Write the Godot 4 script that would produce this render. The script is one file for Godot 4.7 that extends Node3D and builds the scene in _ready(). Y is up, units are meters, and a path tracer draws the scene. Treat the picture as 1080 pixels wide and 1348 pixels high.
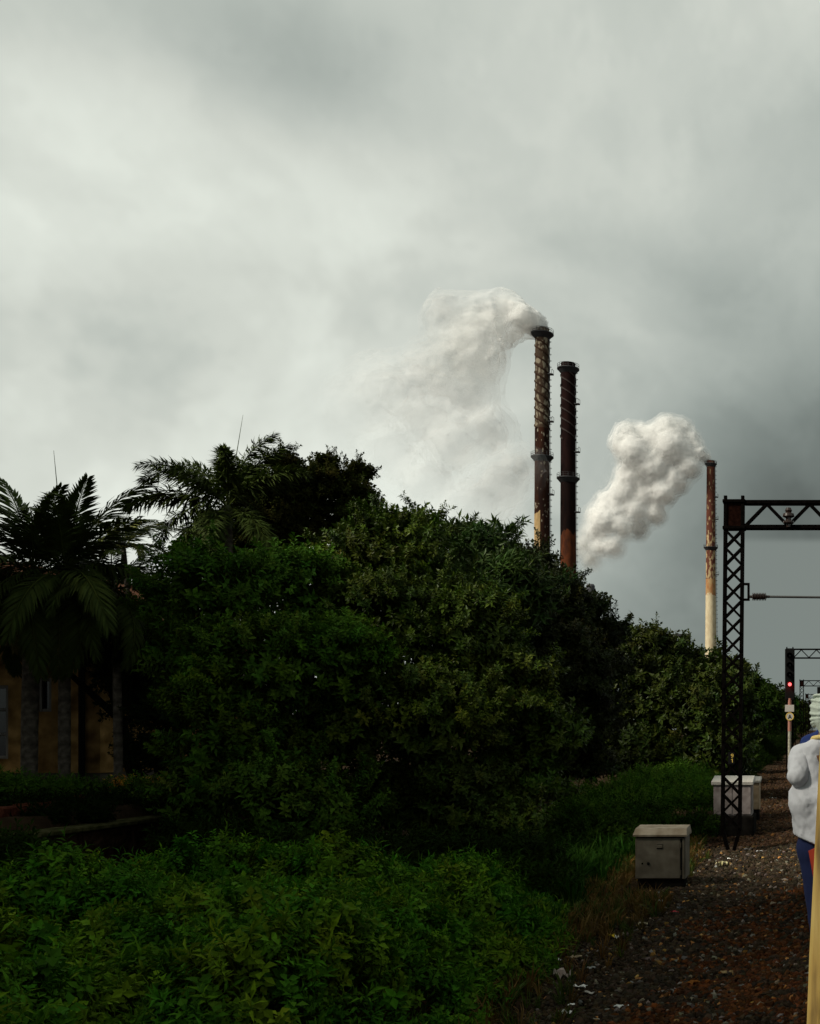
extends Node3D
# A view from the door of a suburban train: dark trees, palms and creepers beside the line, overhead-line portals, three factory chimneys under a grey sky.

const FOCAL := 1400.0          # focal length in pixels of the 1080 x 1348 photograph
const EYE := 2.7               # height of the eye above the ground beside the track
const EXPOSURE := 2.8
var rng := RandomNumberGenerator.new()
var taken := {}
var field := FastNoiseLite.new()
var fine := FastNoiseLite.new()
var lumps := FastNoiseLite.new()
var M := {}


# ---------------------------------------------------------------- helpers
class MB:
	var v := PackedVector3Array()
	var n := PackedVector3Array()
	var c := PackedColorArray()
	var u := PackedVector2Array()
	var col := Color(1, 1, 1)
	func tri(a: Vector3, b: Vector3, d: Vector3) -> void:      # counter-clockwise seen from outside
		var m := (b - a).cross(d - a).normalized()
		v.append(a); v.append(d); v.append(b)
		for i in 3:
			n.append(m); c.append(col); u.append(Vector2.ZERO)
	func quad(a: Vector3, b: Vector3, d: Vector3, e: Vector3) -> void:
		tri(a, b, d); tri(a, d, e)
	func tri_n(a: Vector3, b: Vector3, d: Vector3, na: Vector3, nb: Vector3, nd: Vector3, ua := Vector2.ZERO, ub := Vector2.ZERO, ud := Vector2.ZERO) -> void:
		v.append(a); v.append(d); v.append(b)
		n.append(na); n.append(nd); n.append(nb)
		u.append(ua); u.append(ud); u.append(ub)
		for i in 3: c.append(col)
	func box(t: Transform3D, s: Vector3, bev := 0.0) -> void:
		var h := s * 0.5
		var b := minf(bev, minf(h.x, minf(h.y, h.z)) * 0.9)
		if b <= 0.0:
			var p := []
			for k in 8: p.append(t * Vector3(h.x if k & 1 else -h.x, h.y if k & 2 else -h.y, h.z if k & 4 else -h.z))
			quad(p[4], p[5], p[7], p[6]); quad(p[1], p[0], p[2], p[3]); quad(p[5], p[1], p[3], p[7])
			quad(p[0], p[4], p[6], p[2]); quad(p[6], p[7], p[3], p[2]); quad(p[0], p[1], p[5], p[4])
			return
		var q := {}
		for sx in [-1, 1]:
			for sy in [-1, 1]:
				for sz in [-1, 1]:
					q[[sx, sy, sz, 0]] = t * Vector3(sx * h.x, sy * (h.y - b), sz * (h.z - b))
					q[[sx, sy, sz, 1]] = t * Vector3(sx * (h.x - b), sy * h.y, sz * (h.z - b))
					q[[sx, sy, sz, 2]] = t * Vector3(sx * (h.x - b), sy * (h.y - b), sz * h.z)
		var mid := t.origin
		for k in [-1, 1]:
			face(q[[k, -1, -1, 0]], q[[k, 1, -1, 0]], q[[k, 1, 1, 0]], q[[k, -1, 1, 0]], mid)
			face(q[[-1, k, -1, 1]], q[[1, k, -1, 1]], q[[1, k, 1, 1]], q[[-1, k, 1, 1]], mid)
			face(q[[-1, -1, k, 2]], q[[1, -1, k, 2]], q[[1, 1, k, 2]], q[[-1, 1, k, 2]], mid)
			for j in [-1, 1]:
				face(q[[k, j, -1, 0]], q[[k, j, 1, 0]], q[[k, j, 1, 1]], q[[k, j, -1, 1]], mid)
				face(q[[k, -1, j, 0]], q[[k, 1, j, 0]], q[[k, 1, j, 2]], q[[k, -1, j, 2]], mid)
				face(q[[-1, k, j, 1]], q[[1, k, j, 1]], q[[1, k, j, 2]], q[[-1, k, j, 2]], mid)
				for i in [-1, 1]:
					var x: Vector3 = q[[k, j, i, 0]]; var y: Vector3 = q[[k, j, i, 1]]; var z: Vector3 = q[[k, j, i, 2]]
					if (y - x).cross(z - x).dot(x - mid) > 0: tri(x, y, z)
					else: tri(x, z, y)
	func face(a: Vector3, b: Vector3, d: Vector3, e: Vector3, mid: Vector3) -> void:
		if (b - a).cross(d - a).dot((a + d) * 0.5 - mid) > 0: quad(a, b, d, e)
		else: quad(a, e, d, b)
	func at(p: Vector3, s: Vector3, bev := 0.0) -> void:
		box(Transform3D(Basis(), p), s, bev)
	func bar(a: Vector3, b: Vector3, w: float, h: float, up := Vector3.UP, bev := 0.0) -> void:
		var d := (b - a).normalized()
		if absf(d.dot(up)) > 0.98: up = Vector3.BACK if absf(d.z) < 0.9 else Vector3.RIGHT
		var x := d.cross(up).normalized()
		box(Transform3D(Basis(x, d.cross(x) * -1.0, -d), (a + b) * 0.5), Vector3(w, h, a.distance_to(b)), bev)
	func tube(p: Array, r: Array, seg := 8, caps := true) -> void:
		var rings := []
		var side := Vector3.RIGHT
		for i in p.size():
			var d: Vector3 = (p[mini(i + 1, p.size() - 1)] - p[maxi(i - 1, 0)]).normalized()
			if absf(d.dot(side)) > 0.95: side = Vector3.FORWARD if absf(d.z) < 0.8 else Vector3.UP
			var x := (side - d * d.dot(side)).normalized()
			side = x
			var y := d.cross(x)
			var ring := []
			for k in seg:
				var a := TAU * k / seg
				ring.append([p[i] + (x * cos(a) + y * sin(a)) * r[i], x * cos(a) + y * sin(a)])
			rings.append(ring)
		for i in rings.size() - 1:
			for k in seg:
				var A = rings[i][k]; var B = rings[i][(k + 1) % seg]; var C = rings[i + 1][(k + 1) % seg]; var D = rings[i + 1][k]
				var u0 := Vector2(float(k) / seg, i); var u1 := Vector2(float(k + 1) / seg, i + 1)
				tri_n(A[0], B[0], C[0], A[1], B[1], C[1], u0, Vector2(u1.x, u0.y), u1)
				tri_n(A[0], C[0], D[0], A[1], C[1], D[1], u0, u1, Vector2(u0.x, u1.y))
		if caps:
			for k in seg:
				tri(p[0], rings[0][(k + 1) % seg][0], rings[0][k][0])
				tri(p[-1], rings[-1][k][0], rings[-1][(k + 1) % seg][0])
	func lathe(prof: Array, seg := 24, uv_h := 1.0) -> void:      # prof: Vector2(radius, height), from the bottom up
		for i in prof.size() - 1:
			var a: Vector2 = prof[i]; var b: Vector2 = prof[i + 1]
			var e := b - a
			for k in seg:
				var t0 := TAU * k / seg; var t1 := TAU * (k + 1) / seg
				var r0 := Vector3(cos(t0), 0, -sin(t0)); var r1 := Vector3(cos(t1), 0, -sin(t1))
				var n0 := (r0 * e.y - Vector3.UP * e.x).normalized(); var n1 := (r1 * e.y - Vector3.UP * e.x).normalized()
				var A := r0 * a.x + Vector3.UP * a.y; var B := r1 * a.x + Vector3.UP * a.y; var C := r1 * b.x + Vector3.UP * b.y; var D := r0 * b.x + Vector3.UP * b.y
				var s0 := float(k) / seg; var s1 := float(k + 1) / seg
				if a.x > 1e-6: tri_n(A, B, C, n0, n1, n1, Vector2(s0, 1 - a.y / uv_h), Vector2(s1, 1 - a.y / uv_h), Vector2(s1, 1 - b.y / uv_h))
				if b.x > 1e-6: tri_n(A, C, D, n0, n1, n0, Vector2(s0, 1 - a.y / uv_h), Vector2(s1, 1 - b.y / uv_h), Vector2(s0, 1 - b.y / uv_h))
	func mesh() -> ArrayMesh:
		var a := []
		a.resize(Mesh.ARRAY_MAX)
		a[Mesh.ARRAY_VERTEX] = v; a[Mesh.ARRAY_NORMAL] = n; a[Mesh.ARRAY_COLOR] = c; a[Mesh.ARRAY_TEX_UV] = u
		var m := ArrayMesh.new()
		m.add_surface_from_arrays(Mesh.PRIMITIVE_TRIANGLES, a)
		return m


func P(px: float, py: float, d: float) -> Vector3:               # where a point of the photograph stands at that distance along the line
	return Vector3((px - 1080.0) / FOCAL * d, EYE + (960.0 - py) / FOCAL * d, -d)

func numbered(called: String) -> String:
	taken[called] = taken.get(called, -1) + 1
	return called if taken[called] == 0 else "%s_%03d" % [called, taken[called]]

func tag(o: Node, label: String, category := "", group := "", kind := "") -> Node:
	if label: o.set_meta("label", label)
	if category: o.set_meta("category", category)
	if group: o.set_meta("group", group)
	if kind: o.set_meta("kind", kind)
	return o

func thing(called: String, where: Vector3, label: String, category: String, group := "") -> Node3D:
	var o := Node3D.new()
	o.name = numbered(called); o.position = where
	add_child(o)
	tag(o, label, category, group)
	return o

func put(called: String, mesh: Mesh, m: Material, parent: Node = null, where := Transform3D()) -> MeshInstance3D:
	var o := MeshInstance3D.new()
	o.mesh = mesh; o.material_override = m; o.transform = where
	if parent == null:
		o.name = numbered(called); add_child(o)
	else:
		var k := 0
		var nm := called
		while parent.has_node(nm):
			k += 1; nm = "%s_%03d" % [called, k]
		o.name = nm; parent.add_child(o)
	return o

func many(called: String, mesh: Mesh, m: Material, xf: Array, cols: Array, parent: Node = null) -> MultiMeshInstance3D:
	var mm := MultiMesh.new()
	mm.transform_format = MultiMesh.TRANSFORM_3D
	mm.use_colors = true
	mm.mesh = mesh
	mm.instance_count = xf.size()
	for i in xf.size():
		mm.set_instance_transform(i, xf[i]); mm.set_instance_color(i, cols[i])
	var o := MultiMeshInstance3D.new()
	o.multimesh = mm; o.material_override = m
	var host: Node = parent if parent else self
	var nm := called if parent else numbered(called)
	var k := 0
	while parent and host.has_node(nm):
		k += 1; nm = "%s_%03d" % [called, k]
	o.name = nm
	host.add_child(o)
	o.set_meta("kind", "stuff")
	return o

func lin(r: float, g: float, b: float) -> Color:
	return Color(r, g, b).linear_to_srgb()

func noise_tex(freq: float, lo: Color, hi: Color, sd: int, size := 256, oct := 5, mid = null) -> NoiseTexture2D:
	var f := FastNoiseLite.new()
	f.seed = sd; f.frequency = freq; f.fractal_octaves = oct; f.noise_type = FastNoiseLite.TYPE_SIMPLEX_SMOOTH
	var t := NoiseTexture2D.new()
	t.width = size; t.height = size; t.seamless = true; t.noise = f
	var g := Gradient.new()
	g.set_color(0, lo); g.set_color(1, hi)
	if mid != null: g.add_point(0.5, mid)
	t.color_ramp = g
	return t

func bump_tex(freq: float, sd: int) -> NoiseTexture2D:
	var f := FastNoiseLite.new()
	f.seed = sd; f.frequency = freq; f.fractal_octaves = 4
	var t := NoiseTexture2D.new()
	t.width = 256; t.height = 256; t.seamless = true; t.noise = f; t.as_normal_map = true; t.bump_strength = 6.0
	return t

func mat(called: String, c: Color, rough := 0.8, metal := 0.0, tex: Texture2D = null, scale := 1.0, bump: Texture2D = null) -> StandardMaterial3D:
	var m := StandardMaterial3D.new()
	m.resource_name = called
	m.albedo_color = c; m.roughness = rough; m.metallic = metal
	if tex:
		m.albedo_texture = tex; m.uv1_triplanar = true; m.uv1_scale = Vector3.ONE * scale
	if bump:
		m.normal_enabled = true; m.normal_texture = bump; m.normal_scale = 0.7
		m.uv1_triplanar = true; m.uv1_scale = Vector3.ONE * scale
	M[called] = m
	return m

func foliage_mat(called: String, rough: float, through: Color, spec := 0.5) -> StandardMaterial3D:
	var m := mat(called, Color(1, 1, 1), rough)
	m.vertex_color_use_as_albedo = true
	m.backlight_enabled = true; m.backlight = through
	m.metallic_specular = spec
	m.cull_mode = BaseMaterial3D.CULL_DISABLED
	return m

func rv(s := 1.0) -> Vector3:
	return Vector3(rng.randf_range(-s, s), rng.randf_range(-s, s), rng.randf_range(-s, s))

func on_sphere() -> Vector3:
	var z := rng.randf_range(-1, 1); var a := rng.randf() * TAU; var r := sqrt(1 - z * z)
	return Vector3(r * cos(a), z, r * sin(a))

func aimed(y: Vector3, roll: float, s: float, where: Vector3) -> Transform3D:
	y = y.normalized()
	var x := y.cross(Vector3(0.31, 0.2, 0.93)).normalized()
	var b := Basis(x, y, x.cross(y)).rotated(y, roll)
	return Transform3D(b.scaled_local(Vector3.ONE * s), where)


# ---------------------------------------------------------------- setting up
func _ready() -> void:
	rng.seed = 71
	field.seed = 5; field.frequency = 0.22; field.fractal_octaves = 3
	fine.seed = 11; fine.frequency = 1.1; fine.fractal_octaves = 3
	lumps.seed = 17; lumps.frequency = 0.55; lumps.noise_type = FastNoiseLite.TYPE_CELLULAR; lumps.cellular_return_type = FastNoiseLite.RETURN_DISTANCE; lumps.fractal_type = FastNoiseLite.FRACTAL_NONE
	camera_and_light()
	materials()
	terrain()
	chimneys()
	factory()
	house_and_walls()
	trees()
	palms()
	creepers_and_grass()
	portals()
	signals()
	cabinets()
	ballast_and_litter()
	coach()
	people()
	smoke()


func camera_and_light() -> void:
	var cam := Camera3D.new()
	cam.name = "camera"
	cam.near = 0.05; cam.far = 4000.0
	cam.keep_aspect = Camera3D.KEEP_HEIGHT
	cam.set_frustum(1348.0 / FOCAL * cam.near, Vector2(-540.0, 286.0) / FOCAL * cam.near, cam.near, cam.far)
	cam.position = Vector3(0, EYE, 0)
	cam.current = true
	add_child(cam)
	var we := WorldEnvironment.new()
	we.name = "environment"
	var e := Environment.new()
	e.background_mode = Environment.BG_SKY
	e.tonemap_mode = Environment.TONE_MAPPER_LINEAR
	e.tonemap_exposure = EXPOSURE
	e.sdfgi_enabled = true; e.ssao_enabled = true; e.ssil_enabled = true
	var sky := Sky.new()
	var pm := PanoramaSkyMaterial.new()
	pm.panorama = ImageTexture.create_from_image(cloudy_sky())
	sky.sky_material = pm
	e.sky = sky
	we.environment = e
	add_child(we)
	var sun := DirectionalLight3D.new()
	sun.name = "sun"
	sun.light_energy = 0.5
	sun.light_angular_distance = 12.0
	sun.light_color = Color(1.0, 0.97, 0.90)
	sun.shadow_enabled = true
	add_child(sun)
	sun.look_at_from_position(Vector3(-0.64, 0.67, 0.43), Vector3.ZERO)


func cloudy_sky() -> Image:
	# air and clouds: broad banks of light and dark cloud round the whole sky, at azimuth and elevation in degrees (0 along the line, left negative)
	var banks := [[-30.0, 26.0, 34.0, 26.0, 0.265],  # azimuth, elevation, width, height, brightness
		[-28.0, 30.0, 9.0, 3.4, -0.24], [-36.0, 27.0, 7.0, 3.0, 0.05], [-34.0, 22.0, 9.0, 4.0, 0.09], [-27.0, 25.0, 10.0, 5.0, 0.05], [-35.0, 16.0, 7.0, 3.0, -0.04],
		[-31.0, 9.0, 12.0, 6.0, 0.21], [-19.0, 13.0, 5.0, 6.0, 0.07], [-14.0, 18.0, 8.0, 4.0, 0.02], [-7.0, 33.0, 9.0, 3.0, 0.10], [0.5, 35.0, 4.0, 3.0, 0.12], [-19.0, 12.0, 8.0, 5.0, 0.09],
		[-6.5, 22.5, 3.5, 2.6, -0.10], [-1.0, 17.0, 7.5, 5.5, -0.16], [0.0, 6.0, 11.0, 9.0, -0.29], [-4.0, 12.0, 6.0, 4.5, -0.08], [-24.0, 14.0, 3.0, 2.2, -0.07], [-15.0, 13.5, 2.6, 2.6, -0.08], [-29.0, 20.0, 2.4, 1.8, -0.05], [-12.0, 24.0, 5.0, 1.6, -0.06], [-16.0, 20.0, 5.5, 3.6, -0.10], [-10.5, 4.0, 4.0, 4.0, -0.10], [14.0, 13.0, 12.0, 9.0, -0.12],
		[34.0, 24.0, 16.0, 8.0, 0.06], [55.0, 14.0, 20.0, 8.0, -0.06], [88.0, 30.0, 22.0, 10.0, 0.06], [130.0, 16.0, 26.0, 10.0, -0.08], [178.0, 28.0, 26.0, 10.0, 0.05],
		[-150.0, 18.0, 24.0, 9.0, -0.05], [-110.0, 32.0, 24.0, 12.0, 0.06], [-75.0, 14.0, 20.0, 8.0, 0.08], [-60.0, 36.0, 16.0, 8.0, -0.06]]
	var a := FastNoiseLite.new()
	a.seed = 21; a.frequency = 2.4; a.fractal_octaves = 5; a.fractal_gain = 0.55
	var b := FastNoiseLite.new()
	b.seed = 33; b.frequency = 1.6; b.fractal_octaves = 2
	var puff := FastNoiseLite.new()
	puff.seed = 8; puff.frequency = 5.5; puff.fractal_octaves = 4; puff.fractal_gain = 0.55; puff.domain_warp_enabled = true; puff.domain_warp_amplitude = 0.12; puff.domain_warp_frequency = 3.0
	var w := 1536
	var h := 768
	var im := Image.create(w, h, false, Image.FORMAT_RGBF)
	for y in h:
		var el := (0.5 - (y + 0.5) / h) * PI
		if el < -0.02:
			continue
		var ed := rad_to_deg(el)
		for x in w:
			var az := (x + 0.5) / w * TAU
			if az > PI: az -= TAU
			var d := Vector3(sin(az) * cos(el), sin(el), -cos(az) * cos(el))
			var q := d / (d.y * 0.6 + 0.7)                          # clouds lie in a layer: they crowd towards the horizon
			var wob := Vector3(b.get_noise_3dv(q * 1.3), 0, b.get_noise_3dv(q * 1.3 + Vector3(7, 3, 1))) * 0.15
			var f := a.get_noise_3dv(q + wob)
			var l := 0.40
			var ad := rad_to_deg(az) + wob.x * 16.0
			var eb := ed + wob.z * 10.0
			for k in banks:
				var dx: float = ad - k[0]
				if dx > 180.0: dx -= 360.0
				elif dx < -180.0: dx += 360.0
				dx /= k[2]
				var dy: float = (eb - k[1]) / k[3]
				var s := dx * dx + dy * dy
				if s < 6.0: l += k[4] * exp(-s)
			var g := puff.get_noise_3dv(q * 1.1 + wob * 0.6)
			l *= 1.0 + 0.12 * f + 0.17 * g + 0.10 * g * clampf(1.2 - ed / 22.0, 0, 1)
			l = clampf(l, 0.14, 0.86)
			var t := clampf((l - 0.2) / 0.45, 0, 1)
			var tint := Color(0.86, 1.0, 0.935).lerp(Color(0.95, 1.0, 0.908), t)
			l /= EXPOSURE
			im.set_pixel(x, y, Color(l * tint.r, l * tint.g, l * tint.b))
	# below the horizon: the mean of the lowest sky, as air
	for y in h:
		if (0.5 - (y + 0.5) / h) * PI < -0.02:
			for x in w: im.set_pixel(x, y, Color(0.04, 0.043, 0.039))
	return im


func materials() -> void:
	mat("soil", lin(1, 1, 1), 0.95, 0.0, noise_tex(0.02, lin(0.014, 0.009, 0.005), lin(0.055, 0.035, 0.020), 3), 0.35, bump_tex(0.05, 4))
	mat("steel", lin(0.0045, 0.0036, 0.0032), 0.75, 0.2, noise_tex(0.03, Color(0.5, 0.45, 0.42), Color(1, 1, 1), 6), 1.0)
	mat("red_oxide", lin(0.016, 0.006, 0.004), 0.85, 0.0, noise_tex(0.03, Color(0.55, 0.5, 0.5), Color(1, 1, 1), 7), 1.2)
	mat("tube_metal", lin(0.05, 0.05, 0.05), 0.6, 0.3)
	mat("glaze", lin(0.022, 0.012, 0.009), 0.3)
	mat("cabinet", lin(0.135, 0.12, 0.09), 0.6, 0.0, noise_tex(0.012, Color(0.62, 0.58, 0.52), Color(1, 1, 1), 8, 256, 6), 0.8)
	mat("cabinet_lid", lin(0.30, 0.26, 0.20), 0.65, 0.0, noise_tex(0.014, Color(0.66, 0.6, 0.52), Color(1, 1, 1), 9, 256, 6), 0.9)  # same paint as the body; light on the top is put into the colour
	mat("cabinet_grey", lin(0.28, 0.245, 0.24), 0.6, 0.0, noise_tex(0.012, Color(0.66, 0.62, 0.6), Color(1, 1, 1), 10, 256, 6), 0.8)
	mat("cabinet_tan", lin(0.42, 0.31, 0.2), 0.7, 0.0, noise_tex(0.012, Color(0.7, 0.66, 0.6), Color(1, 1, 1), 12), 0.8)
	mat("black", lin(0.008, 0.008, 0.008), 0.8)
	mat("concrete_dark", lin(0.016, 0.014, 0.012), 0.95, 0.0, noise_tex(0.02, Color(0.5, 0.5, 0.5), Color(1, 1, 1), 13), 0.6)
	mat("masonry", lin(0.05, 0.028, 0.02), 0.95, 0.0, noise_tex(0.02, Color(0.35, 0.36, 0.3), Color(1, 1, 1), 14, 256, 6), 0.5, bump_tex(0.06, 15))
	mat("coping", lin(0.10, 0.09, 0.045), 0.95, 0.0, noise_tex(0.025, Color(0.45, 0.5, 0.38), Color(1, 1, 1), 16, 256, 6), 0.6)
	mat("laterite", lin(0.15, 0.05, 0.03), 0.95, 0.0, noise_tex(0.03, Color(0.45, 0.4, 0.4), Color(1, 1, 1), 17), 0.8)
	mat("plaster", lin(0.36, 0.22, 0.085), 0.9, 0.0, noise_tex(0.010, Color(0.42, 0.40, 0.36), Color(1, 1, 1), 18, 256, 6), 0.4)
	mat("plinth", lin(0.05, 0.04, 0.03), 0.95)
	mat("window_frame", lin(0.07, 0.063, 0.055), 0.6)
	mat("window_glass", lin(0.010, 0.013, 0.018), 0.15)
	mat("clay_tile", lin(0.30, 0.11, 0.04), 0.85, 0.0, noise_tex(0.03, Color(0.6, 0.55, 0.5), Color(1, 1, 1), 19), 1.5)
	mat("bark", lin(0.02, 0.016, 0.012), 0.95, 0.0, noise_tex(0.03, Color(0.4, 0.4, 0.4), Color(1, 1, 1), 20), 1.2, bump_tex(0.08, 22))
	mat("palm_bark", lin(0.16, 0.138, 0.115), 0.95, 0.0, noise_tex(0.02, Color(0.5, 0.5, 0.5), Color(1, 1, 1), 23), 1.0, bump_tex(0.06, 24))
	mat("petiole", lin(0.06, 0.085, 0.02), 0.6)
	mat("signal_post", lin(0.45, 0.43, 0.36), 0.6, 0.0, noise_tex(0.02, Color(0.6, 0.58, 0.5), Color(1, 1, 1), 25), 1.2)
	mat("signal_red_post", lin(0.30, 0.13, 0.09), 0.7)
	mat("white_plate", lin(0.55, 0.53, 0.50), 0.6, 0.0, noise_tex(0.03, Color(0.72, 0.7, 0.66), Color(1, 1, 1), 26), 3.0)
	mat("yellow_paint", lin(0.62, 0.42, 0.08), 0.6)
	mat("far_steel", lin(0.03, 0.03, 0.034), 0.8)
	mat("far_concrete", lin(0.07, 0.07, 0.08), 0.9)
	mat("far_white", lin(0.62, 0.62, 0.60), 0.7)
	mat("strake", lin(0.026, 0.014, 0.011), 0.85)
	for k in ["soil", "steel", "concrete_dark", "masonry", "coping", "laterite", "black", "red_oxide", "bark", "plaster", "palm_bark"]: M[k].metallic_specular = 0.08
	M.steel.metallic = 0.0
	foliage_mat("leaves", 0.6, lin(0.20, 0.25, 0.05), 0.10)
	foliage_mat("glossy_leaves", 0.45, lin(0.16, 0.20, 0.04), 0.22)
	foliage_mat("soft_leaves", 0.65, lin(0.26, 0.33, 0.06), 0.10)
	foliage_mat("fronds", 0.55, lin(0.16, 0.19, 0.05), 0.12)
	foliage_mat("stones", 0.9, Color.BLACK, 0.15).backlight_enabled = false
	var sm := foliage_mat("smoke", 1.0, lin(1, 1, 1), 0.0)
	sm.albedo_color = lin(0.97, 0.97, 0.96)


# ---------------------------------------------------------------- ground
func ground_height(x: float, d: float) -> float:
	var y := 0.0
	y += 0.10 * smoothstep(-2.4, -5.0, x)
	y += 1.12 * smoothstep(-12.7, -13.3, x) * (1.0 - smoothstep(70.0, 110.0, d))
	y += 0.16 * smoothstep(-1.4, 0.6, x)
	y += 0.05 * field.get_noise_2d(x * 3.0, d * 3.0) * (1.0 if x < -1.5 else 0.4)
	return y

func terrain() -> void:
	var st := MB.new()
	var xs := []
	var x := -60.0
	while x < 9.0:
		xs.append(x)
		x += 2.0 if x < -16.0 else 0.3
	xs.append(9.0)
	var ds := []
	var d := -8.0
	while d < 130.0:
		ds.append(d)
		d += 0.5 if d < 40.0 else 3.0
	for i in xs.size() - 1:
		for j in ds.size() - 1:
			var p := []
			for q in [[i, j], [i + 1, j], [i + 1, j + 1], [i, j + 1]]:
				var pos := Vector3(xs[q[0]], ground_height(xs[q[0]], ds[q[1]]), -ds[q[1]])
				var e := 0.25
				var nn := Vector3(ground_height(pos.x - e, -pos.z) - ground_height(pos.x + e, -pos.z), 2 * e, ground_height(pos.x, -pos.z + e) - ground_height(pos.x, -pos.z - e)).normalized()
				p.append([pos, nn])
			st.tri_n(p[0][0], p[1][0], p[2][0], p[0][1], p[1][1], p[2][1])
			st.tri_n(p[0][0], p[2][0], p[3][0], p[0][1], p[2][1], p[3][1])
	tag(put("ground", st.mesh(), M.soil), "dark earth beside the railway under creepers and stones", "", "", "structure")
	var far := MB.new()
	far.quad(Vector3(-2500, -0.3, 200), Vector3(2500, -0.3, 200), Vector3(2500, -0.3, -3000), Vector3(-2500, -0.3, -3000))
	tag(put("terrain", far.mesh(), M.soil), "flat land reaching to the horizon", "", "", "structure")


# ---------------------------------------------------------------- chimneys
func chimney_skin(sd: int, h: float, fun: Callable) -> StandardMaterial3D:
	var f := FastNoiseLite.new()
	f.seed = sd; f.frequency = 0.5; f.fractal_octaves = 4
	var im := Image.create(160, 640, false, Image.FORMAT_RGB8)
	for y in 640:
		for x in 160:
			var a := TAU * (x + 0.5) / 160.0
			var up := h * (1.0 - (y + 0.5) / 640.0)
			var c: Color = fun.call(a, up, f)
			im.set_pixel(x, y, c.linear_to_srgb())
	var m := StandardMaterial3D.new()
	m.resource_name = "chimney_skin"
	m.albedo_texture = ImageTexture.create_from_image(im)
	m.roughness = 0.9; m.metallic_specular = 0.12
	return m

func chimney(where: Vector3, h: float, r_top: float, r_low: float, skin: Material, platforms: Array, rests: Array, strakes: Array, label: String) -> void:
	var t := thing("factory_chimney", where, label, "chimney", "factory chimneys")
	var st := MB.new()
	var prof := []
	for i in 33:
		var k := i / 32.0
		prof.append(Vector2(lerpf(r_low, r_top, pow(k, 0.7)), h * k))
	prof.append(Vector2(r_top * 1.05, h)); prof.append(Vector2(r_top * 1.05, h + 0.001)); prof.append(Vector2(r_top * 0.82, h + 0.002)); prof.append(Vector2(r_top * 0.8, h - 4.0)); prof.append(Vector2(0, h - 4.0))
	st.lathe(prof, 40, h)
	put("shaft", st.mesh(), skin, t)
	var rad := func(y: float) -> float: return lerpf(r_low, r_top, pow(clampf(y / h, 0, 1), 0.7))
	if strakes:
		for s in 3:
			var f := MB.new()
			var n := 64
			for i in n:
				var q := []
				for j in 2:
					var k := (i + j) / float(n)
					var y := lerpf(strakes[0], strakes[1], k)
					var a: float = TAU * (k * strakes[2] + s / 3.0)
					var dir := Vector3(cos(a), 0, sin(a))
					var r: float = rad.call(y)
					q.append([dir * (r - 0.05) + Vector3.UP * y, dir * (r + 0.22) + Vector3.UP * y])
				var w := Vector3.UP * 0.22
				f.quad(q[0][0] + w, q[0][1] + w, q[1][1] + w, q[1][0] + w)
				f.quad(q[0][1] - w, q[0][0] - w, q[1][0] - w, q[1][1] - w)
				f.quad(q[0][1] - w, q[1][1] - w, q[1][1] + w, q[0][1] + w)
			put("helical_strake", f.mesh(), skin if strakes.size() > 3 else M.strake, t)
	for pl in platforms:                                    # [height, overhang]
		var y: float = pl[0]
		var r: float = rad.call(y)
		var o: float = r + pl[1]
		var p := MB.new()
		p.lathe([Vector2(r * 0.98, y - 1.5), Vector2(o * 0.97, y - 0.15), Vector2(o, y - 0.15), Vector2(o, y + 0.15), Vector2(r * 0.98, y + 0.15)], 28)
		var deck := put("platform", p.mesh(), M.far_steel, t)
		var g := MB.new()
		for k in 14:
			var a := TAU * k / 14.0
			var v := Vector3(cos(a), 0, sin(a)) * (o - 0.06)
			var v2 := Vector3(cos(a + TAU / 14), 0, sin(a + TAU / 14)) * (o - 0.06)
			g.bar(v + Vector3.UP * y, v + Vector3.UP * (y + 1.3), 0.1, 0.1)
			for hh in [0.7, 1.3]: g.bar(v + Vector3.UP * (y + hh), v2 + Vector3.UP * (y + hh), 0.07, 0.07)
		put("railing", g.mesh(), M.far_steel, deck)
	# ladder with hoops, on the right-hand side of the shaft
	var face := Vector3(0.965, 0, 0.26).normalized()
	var across := Vector3(-face.z, 0, face.x)
	var ld := MB.new()
	var cage := MB.new()
	for s in [-1, 1]:
		ld.bar(face * (r_low + 0.3) + across * 0.3 * s + Vector3.UP * h * 0.1, face * (r_top + 0.25) + across * 0.3 * s + Vector3.UP * (h - 1), 0.1, 0.1)
	var y2 := h * 0.12
	while y2 < h - 2.0:
		var r: float = rad.call(y2)
		ld.bar(face * (r + 0.28) - across * 0.3 + Vector3.UP * y2, face * (r + 0.28) + across * 0.3 + Vector3.UP * y2, 0.07, 0.07)
		var hoop := []
		for k in 9:
			var a := -PI * 0.5 + PI * k / 8.0
			hoop.append(face * (r + 0.2 + cos(a) * 0.72) + across * sin(a) * 0.5 + Vector3.UP * y2)
		for k in 8: cage.bar(hoop[k], hoop[k + 1], 0.08, 0.1)
		y2 += 1.9
	put("ladder", ld.mesh(), M.far_steel, t)
	put("ladder_cage", cage.mesh(), M.far_steel, t)
	for ry in rests:
		var r: float = rad.call(ry)
		var b := MB.new()
		b.at(face * (r + 0.75) + Vector3.UP * ry, Vector3(1.5, 0.25, 1.4))
		for k in [-1, 1]: b.at(face * (r + 1.4) + across * 0.6 * k + Vector3.UP * (ry + 0.7), Vector3(0.1, 1.3, 0.1))
		b.at(face * (r + 1.4) + Vector3.UP * (ry + 1.35), Vector3(0.1, 0.1, 1.3))
		put("rest_platform", b.mesh(), M.far_steel, t)


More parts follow.
